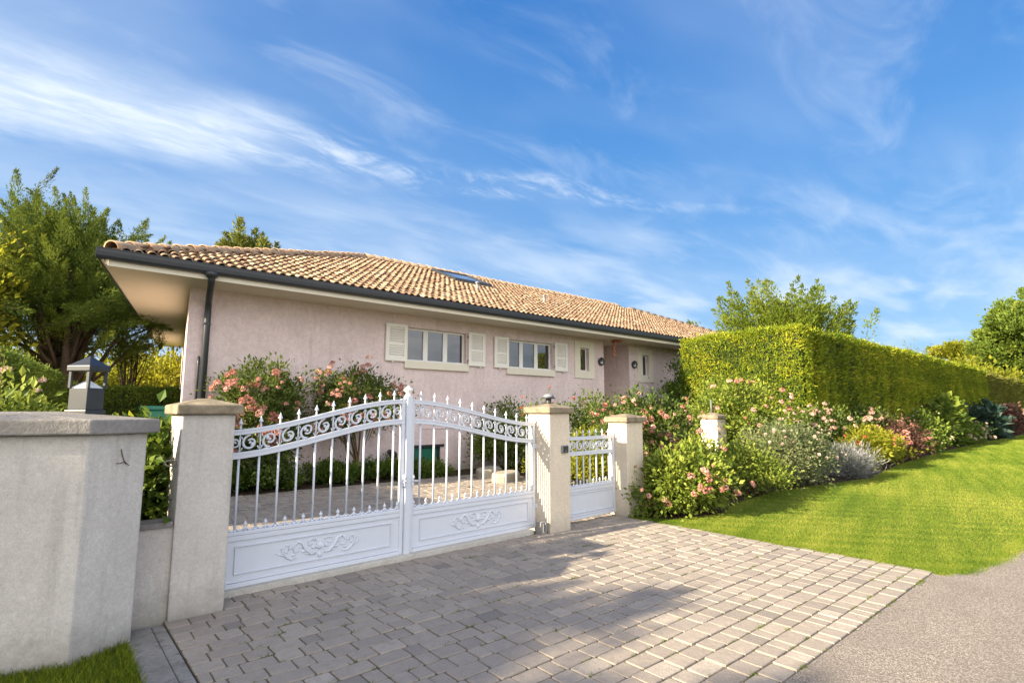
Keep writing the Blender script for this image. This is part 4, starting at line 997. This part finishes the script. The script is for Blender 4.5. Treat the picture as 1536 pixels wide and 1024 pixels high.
def spray_tree(label, name, x, y, zb, c, rad, nspray, per, slen, sw, ls, asp, mat, seed, up=.8, droop=0., trunk_r=.16, trunks=1, lean=.1, bottom=-1., top_bias=0., group=None, nlimb=40, spiky=1.0, taper=0.):
    """tree whose crown is built of many pointed, leafy shoots carried by limbs"""
    t = thing(name, label, 'tree', (x, y, zb), 0, group); r = np.random.default_rng(seed)
    c = np.array(c, float) - [x, y, zb]; rad = np.array(rad, float)
    d = unit(r.normal(0, 1, (nspray, 3))); d[:, 2] = np.where(d[:, 2] < bottom, -d[:, 2], d[:, 2]); ph = r.uniform(0, 6.28, 4)
    bump = 1 + .13 * np.sin(4 * d[:, 0] + ph[0]) * np.sin(3 * d[:, 2] + ph[1]) + r.normal(0, .08 * spiky, nspray)
    rr = r.random(nspray) ** .42
    d[:, :2] *= (1 - taper * np.clip(d[:, 2] + .1, 0, 1))[:, None]
    tip = c + d * rad * (rr * bump)[:, None]
    ax = unit(d * .8 + np.array([0, 0, up]) + r.normal(0, .28, (nspray, 3)))
    sl = slen * r.uniform(.6, 1.3, nspray) * (.75 + .35 * rr)
    k = np.repeat(np.arange(nspray), per); n = len(k); u = r.random(n) ** .8
    prof = np.minimum(1, (1 - u) * 2.2 + .06) * np.minimum(1, u * 3 + .35)
    off = r.normal(0, 1, (n, 3)) * sw; P = tip[k] - ax[k] * (sl[k] * (1 - u))[:, None] + off * prof[:, None] - np.array([0, 0, 1]) * (droop * (1 - u) * 0 + droop * u)[:, None]
    D = ax[k] * 1.0 + unit(off) * .65 + r.normal(0, .3, (n, 3)); N = np.array([0, 0, 1.]) + r.normal(0, .6, (n, 3)) + ax[k] * .2
    cv = np.clip(r.normal(.45, .2, nspray), 0, 1)
    leaves('crown', P, D, N, ls * r.uniform(.6, 1.3, n), ls * asp * r.uniform(.7, 1.2, n), cv[k] + r.normal(0, .15, n) + .12 * (u - .5), M[mat], t)
    mb = MB(); rnd = random.Random(seed); top = c + np.array([0, 0, rad[2] * .55])
    for q in range(trunks):
        a = 6.28 * q / max(trunks, 1) + .6; sp = .0 if trunks == 1 else rad[0] * .28
        tp = (top[0] * .8 + sp * math.cos(a), top[1] * .8 + sp * math.sin(a), top[2] * rnd.uniform(.8, 1))
        mid = (tp[0] * .4 + rnd.uniform(-.1, .1), tp[1] * .4, tp[2] * .45); b0 = (.0 + .1 * math.cos(a) * (trunks > 1), .1 * math.sin(a) * (trunks > 1), -.1)
        mb.tube([b0, (mid[0] * .4, mid[1] * .4, mid[2] * .4), mid, tp], [trunk_r * 1.15, trunk_r * .9, trunk_r * .62, trunk_r * .16], 9)
    for q in range(nlimb):
        i = rnd.randrange(nspray); e_ = tip[i] - ax[i] * sl[i] * .9; f_ = rnd.uniform(.22, .75)
        s0 = np.array([top[0] * .5 * f_, top[1] * .5 * f_, max(.25 * e_[2], min(top[2] * f_ * .75, e_[2] * .75))]); m_ = (s0 + e_) / 2 + np.array([0, 0, -.06 * rad[2]])
        mb.tube([tuple(s0), tuple(m_), tuple(e_), tuple(tip[i] - ax[i] * sl[i] * .2)], [trunk_r * .34, trunk_r * .22, trunk_r * .12, trunk_r * .03], 6)
    mb.build('trunk', M['bark'], t, True)
    return t

# --- hedges
hedge('long tall clipped green hedge at the right with its left end in full sun', [(18.75, 11.3), (18.75, 7.0)], 0, 4.28, 1.5, 'hedge', .082, 950, 3, more=[(19.3, 7.75), (47.5, 7.75)])
hedge('far browner stretch of clipped hedge at the right edge, beyond the long tall hedge', [(48.4, 7.9), (76, 7.9)], 0, 4.15, 1.6, 'hedge2', .16, 260, 4)
hedge('dark clipped hedge at the left edge behind the lantern, running back past the house', [(-1.15, 9.2), (-.1, 17.2)], 0, 2.48, 1.0, 'box', .06, 1500, 5, wob=.03)
hedge('clipped hedge crossing the back garden left of the house corner', [(.5, 18.2), (3.0, 18.2)], 0, 2.22, .8, 'box', .065, 1500, 6, wob=.03)
# --- trees
spray_tree('big dark evergreen with upswept feathery shoots at the left, behind the hedge', 'conifer_tree', .45, 19.5, 0, (.25, 19.5, 5.1), (3.05, 2.7, 2.6), 620, 560, 1.55, .08, .085, .26, 'conifer', 21, up=.5, trunk_r=.19, trunks=3, nlimb=90, bottom=-.62, spiky=1.9, taper=.2)
spray_tree('crown of a yellowish pine poking above the roof ridge near its left end', 'pine_tree', 10.3, 40, 0, (10.0, 40, 11.3), (2.6, 2.6, 3.5), 150, 170, 1.5, .2, .3, .35, 'pine', 22, up=.6, trunk_r=.25, nlimb=20)
spray_tree('bushy little treetop just right of the pine above the tiled roof', 'pine_tree', 13.2, 41, 0, (13.2, 41, 10.8), (1.4, 1.4, 2.0), 60, 140, 1.1, .18, .28, .35, 'pine', 23, up=.6, trunk_r=.18, nlimb=10)
spray_tree('airy light green tree with feathery twigs rising behind the sunny hedge corner', 'acacia_tree', 36, 14.9, 0, (36, 14.9, 6.3), (5.0, 4.6, 3.6), 330, 130, 2.2, .20, .22, .42, 'acacia', 24, up=.75, trunk_r=.22, trunks=3, nlimb=70, bottom=-.5, spiky=2.0)
spray_tree('round green leafy tree at the right edge beyond the hedge', 'broadleaf_tree', 76, 9.3, 0, (76, 8.2, 8.2), (4.0, 3.9, 5.2), 230, 230, 1.6, .40, .38, .6, 'broad', 25, up=.35, trunk_r=.3, nlimb=30)
spray_tree('pale flat topped tree far off over the hedge, left of the round tree', 'broadleaf_tree', 110, 19.2, 0, (110, 19.2, 10.6), (4.4, 4.2, 2.0), 90, 90, 1.6, .4, .5, .5, 'yellow', 26, up=.2, trunk_r=.3, nlimb=30, bottom=-.2)
spray_tree('thin nearly bare sapling over the hedge, between the airy tree and the flat topped tree', 'sapling', 88, 20.5, 0, (88, 20.5, 9.5), (1.6, 1.6, 2.4), 34, 16, 1.8, .15, .25, .4, 'pale', 27, up=1.3, trunk_r=.1, trunks=2, nlimb=34, spiky=2)
for x, y, w, h, sd_, lab in ((64, 10.6, 7, 5.6, 31, 'yellow green bushes showing over the hedge top, left of the round tree'), (92, 13.4, 10, 9.5, 32, 'pale green bushes far behind the hedge, below the flat topped tree')):
    bush('tall_shrub', lab, 'shrub', x, y, w, h, 'yellow', .38, 9000, z0=1.5, seed=sd_, cr=.5)
bush('tall_shrub', 'yellow green sunlit shrub at the far left edge, under the big evergreen', 'shrub', -2.1, 18.4, 3.4, 5.6, 'yellow', .15, 11000, z0=1.2, seed=33, cr=.3)
bush('tall_shrub', 'pale yellow green shrubbery behind the back hedge, left of the house corner', 'shrub', 3.2, 25, 5.5, 3.9, 'yellow', .17, 12000, z0=.6, seed=34, cr=.36)
bush('tall_shrub', 'low yellow green shrubbery under the trunk of the big evergreen', 'shrub', -.6, 22.6, 4.6, 3.5, 'yellow', .15, 11000, z0=.5, seed=35, cr=.34)
spray_tree('thin crooked tree with open twigs between the big evergreen and the house', 'small_tree', 2.0, 20.6, 0, (2.0, 20.6, 3.4), (1.1, 1.1, 1.0), 40, 60, .8, .14, .11, .45, 'acacia', 36, up=.4, trunk_r=.07, trunks=3, nlimb=26, bottom=-.2)
spray_tree('tall leafy tree out of the picture on the left, in line with the gate', 'shade_tree', -11, 5.1, 0, (-11, 5.6, 4.6), (1.9, 1.75, 1.3), 130, 150, 1.1, .25, .22, .55, 'broad', 37, up=.4, trunk_r=.2, nlimb=30)
spray_tree('second leafy tree out of the picture on the left, nearer the road than the first', 'shade_tree', -11.5, 2.9, 0, (-11.5, 2.9, 4.6), (1.9, 1.6, 1.4), 150, 150, 1.1, .25, .22, .55, 'broad', 38, up=.4, trunk_r=.2, nlimb=30)

# --- behind the pier and the gates
bush('rose_bush', 'rose bush with clusters of pale pink flowers behind the wide left pier', 'rose bush', -.20, 6.35, 1.35, 1.86, 'roselight', .075, 6500, z0=.3, blooms=('cluster', 'pale_bloom', 48, .10, .72), seed=41)
bush('climbing_shrub', 'large leaved green climber filling the gap over the low wall', 'shrub', .80, 5.75, .62, 1.60, 'box', .085, 3600, z0=.15, dep=.6, seed=42, asp=.75, lump=.15)
bush('leafy_shrub', 'bright broad leaved shrub between the green bin and the left gate pillar', 'shrub', .95, 7.4, .85, 1.45, 'yellow', .10, 2600, z0=.2, seed=43, asp=.7)
bush('rose_bush', 'tall rose bush thick with salmon pink clusters, behind the left end of the double gate', 'rose bush', 3.55, 12.35, 2.1, 2.66, 'rose', .08, 15000, z0=.15, blooms=('cluster', 'pink_bloom', 100, .155, .25), seed=44)
bush('rose_bush', 'salmon rose grown as a little tree on bare forked stems, behind the left gate leaf', 'rose bush', 5.75, 12.4, 2.5, 2.60, 'rose', .075, 11500, z0=1.05, blooms=('cluster', 'pink_bloom', 85, .135, .45), seed=45, trunk=.95, flat=.6)
for i, (x, w) in enumerate(((2.6, 1.5), (3.9, 1.5), (5.2, 1.5), (6.45, 1.4), (7.6, 1.1))):
    bush('groundcover_plant', ['low green mound at the left end of the bed, under the tall salmon rose', 'second low green mound of the bed, right of the tall salmon rose', 'low green mound round the foot of the little rose tree', 'low green mound of the bed behind the gate centre post', 'low green mound in front of the green cellar door'][i], 'ground cover', x, 12.25, w, [.56, .5, .46, .40, .30][i], 'box', .05, 8200, z0=.0, dep=1.35, seed=50 + i, cr=.10, group='low mounds along the house bed')
bush('round_shrub', 'dense rounded shrub in sun behind the right gate leaf, right of the cellar door', 'shrub', 10.2, 12.1, 2.3, 1.72, 'broad', .075, 9500, z0=.05, dep=1.6, seed=57)
bush('leafy_shrub', 'sunlit light green shrub behind the right end of the double gate', 'shrub', 9.6, 9.5, 1.5, .95, 'yellow', .075, 4600, seed=58)
bush('leafy_shrub', 'yellow green shrub seen through the bars of the narrow gate', 'shrub', 9.1, 7.85, 2.0, 1.12, 'yellow', .085, 6500, seed=59)
bush('rose_bush', 'rose bush with scattered peach flowers above the narrow gate before the pink wall', 'rose bush', 11.0, 9.25, 2.1, 2.02, 'rose', .085, 8800, z0=.1, blooms=('rose', 'pink_bloom', 30, .12, .55), seed=60)
bush('rose_bush', 'sparse rose shoots with a few orange flowers beside the domed lamp on the middle pillar', 'rose bush', 9.5, 10.1, 1.0, 1.95, 'rose', .08, 1500, z0=.5, blooms=('rose', 'coral_bloom', 9, .10, .7), seed=61)
# --- roses and perennials right of the gate
bush('climbing_rose', 'tall climbing rose covered in pink and white blooms, leaning on the right cream pillar', 'rose bush', 8.5, 6.05, 1.5, 1.88, 'rose', .075, 10500, z0=.45, blooms=('cluster', 'pink_bloom', 98, .105, .38), seed=70)
bush('rose_bush', 'low light green rose bush with few pink blooms where lawn meets paving', 'rose bush', 7.95, 4.98, 1.75, 1.05, 'roselight', .075, 11500, z0=.02, dep=1.0, blooms=('cluster', 'red_bloom', 26, .10, .2), seed=71)
bush('rose_bush', 'dusky pink rose overlapping the left of the pale tall shrub, below the thin rod', 'rose bush', 9.75, 6.75, 1.2, 1.5, 'rose', .075, 4800, z0=.2, blooms=('rose', 'red_bloom', 26, .10, .5), seed=72)
bush('tall_rose', 'tallest light green rose shrub with old pink clusters, in front of the sunny hedge end', 'rose bush', 13.9, 7.3, 2.7, 2.42, 'roselight', .09, 15500, z0=.1, blooms=('cluster', 'red_bloom', 40, .135, .4), seed=73)
bush('leafy_shrub', 'feathery bright green shrub right of the low rose bush on the lawn edge', 'shrub', 10.5, 5.3, 1.8, .92, 'roselight', .06, 7500, dep=1.2, seed=74)
bush('rose_bush', 'grey green rose bush dotted with white and cream flowers, left of the lavender', 'rose bush', 12.8, 5.35, 2.4, 1.30, 'pale', .06, 12500, z0=.03, dep=1.5, blooms=('rose', 'white_bloom', 38, .072, .45), seed=75)
bush('lavender', 'silvery lavender mound at the lawn edge', 'lavender', 15.15, 5.0, 1.2, .70, 'lav', .12, 6500, z0=.0, dep=1.1, seed=76, asp=.10, updir=1.1, cr=.14, lump=.1)
bush('rose_bush', 'row of pale pink cluster roses at the foot of the long hedge, above the lavender', 'rose bush', 18.3, 6.45, 3.4, 1.62, 'rose', .09, 12000, z0=.1, dep=1.2, blooms=('cluster', 'pale_bloom', 40, .135, .6), seed=77)
bush('rose_bush', 'continuation of the pale pink roses further along the hedge, behind the maroon shrub', 'rose bush', 22.6, 6.6, 3.6, 1.62, 'rose', .10, 10500, z0=.1, dep=1.2, blooms=('cluster', 'pale_bloom', 38, .15, .6), seed=78)
bush('spirea', 'golden yellow green shrub with orange tips, right of the lavender', 'shrub', 17.6, 5.35, 1.7, 1.08, 'yellow', .08, 6500, z0=.03, dep=1.2, blooms=('rose', 'coral_bloom', 8, .11, .6), seed=79)
bush('spirea', 'smaller golden shrub beside the maroon shrub at the lawn edge', 'shrub', 20.0, 5.65, 1.4, .92, 'yellow', .09, 3600, z0=.03, blooms=('rose', 'coral_bloom', 9, .13, .5), seed=80)
bush('maroon_shrub', 'dusky maroon leaved shrub at the lawn edge, below the pale pink roses', 'shrub', 22.4, 5.75, 2.5, 1.2, 'maroon', .10, 5600, z0=.03, dep=1.3, blooms=('cluster', 'red_bloom', 16, .2, .4), seed=81)
bush('daisy_bush', 'green bush speckled with small white flowers, right of the maroon shrub', 'flowering bush', 26.8, 6.15, 3.0, 1.35, 'broad', .11, 6500, z0=.03, dep=1.3, blooms=('rose', 'white_bloom', 26, .09, .3), seed=82)
bush('hydrangea', 'big leaved bright green hydrangea standing at the middle of the hedge', 'shrub', 32.5, 6.6, 3.6, 2.0, 'broad', .26, 3600, z0=.05, dep=1.4, seed=83, asp=.75)
bush('daisy_bush', 'low white flowering bush in front of the big hydrangea', 'flowering bush', 35.5, 6.2, 3.0, 1.1, 'broad', .14, 4000, z0=.03, dep=1.1, blooms=('rose', 'white_bloom', 45, .17, .15), seed=84)
bush('hosta', 'dark blue green plant with huge leaves along the far hedge', 'perennial', 42.5, 6.7, 5.5, 1.75, 'darkbig', .5, 1500, z0=.05, dep=1.6, seed=85, asp=.6, updir=.1)
bush('rose_bush', 'distant reddish roses by the lawn at the right edge', 'rose bush', 53, 6.9, 6, 1.8, 'maroon', .2, 5200, z0=.05, dep=1.5, blooms=('cluster', 'pink_bloom', 30, .32, .4), seed=86)
bush('rose_bush', 'farthest roses at the very right edge of the bed', 'rose bush', 61, 7.0, 7, 1.7, 'broad', .22, 4500, z0=.05, dep=1.5, blooms=('cluster', 'pink_bloom', 20, .35, .4), seed=87)
bush('leafy_shrub', 'dark green upright shrub at the house corner below the left end of the sunny hedge', 'shrub', 18.15, 11.5, 1.5, 3.5, 'box', .11, 6000, z0=.1, dep=1.2, seed=88)
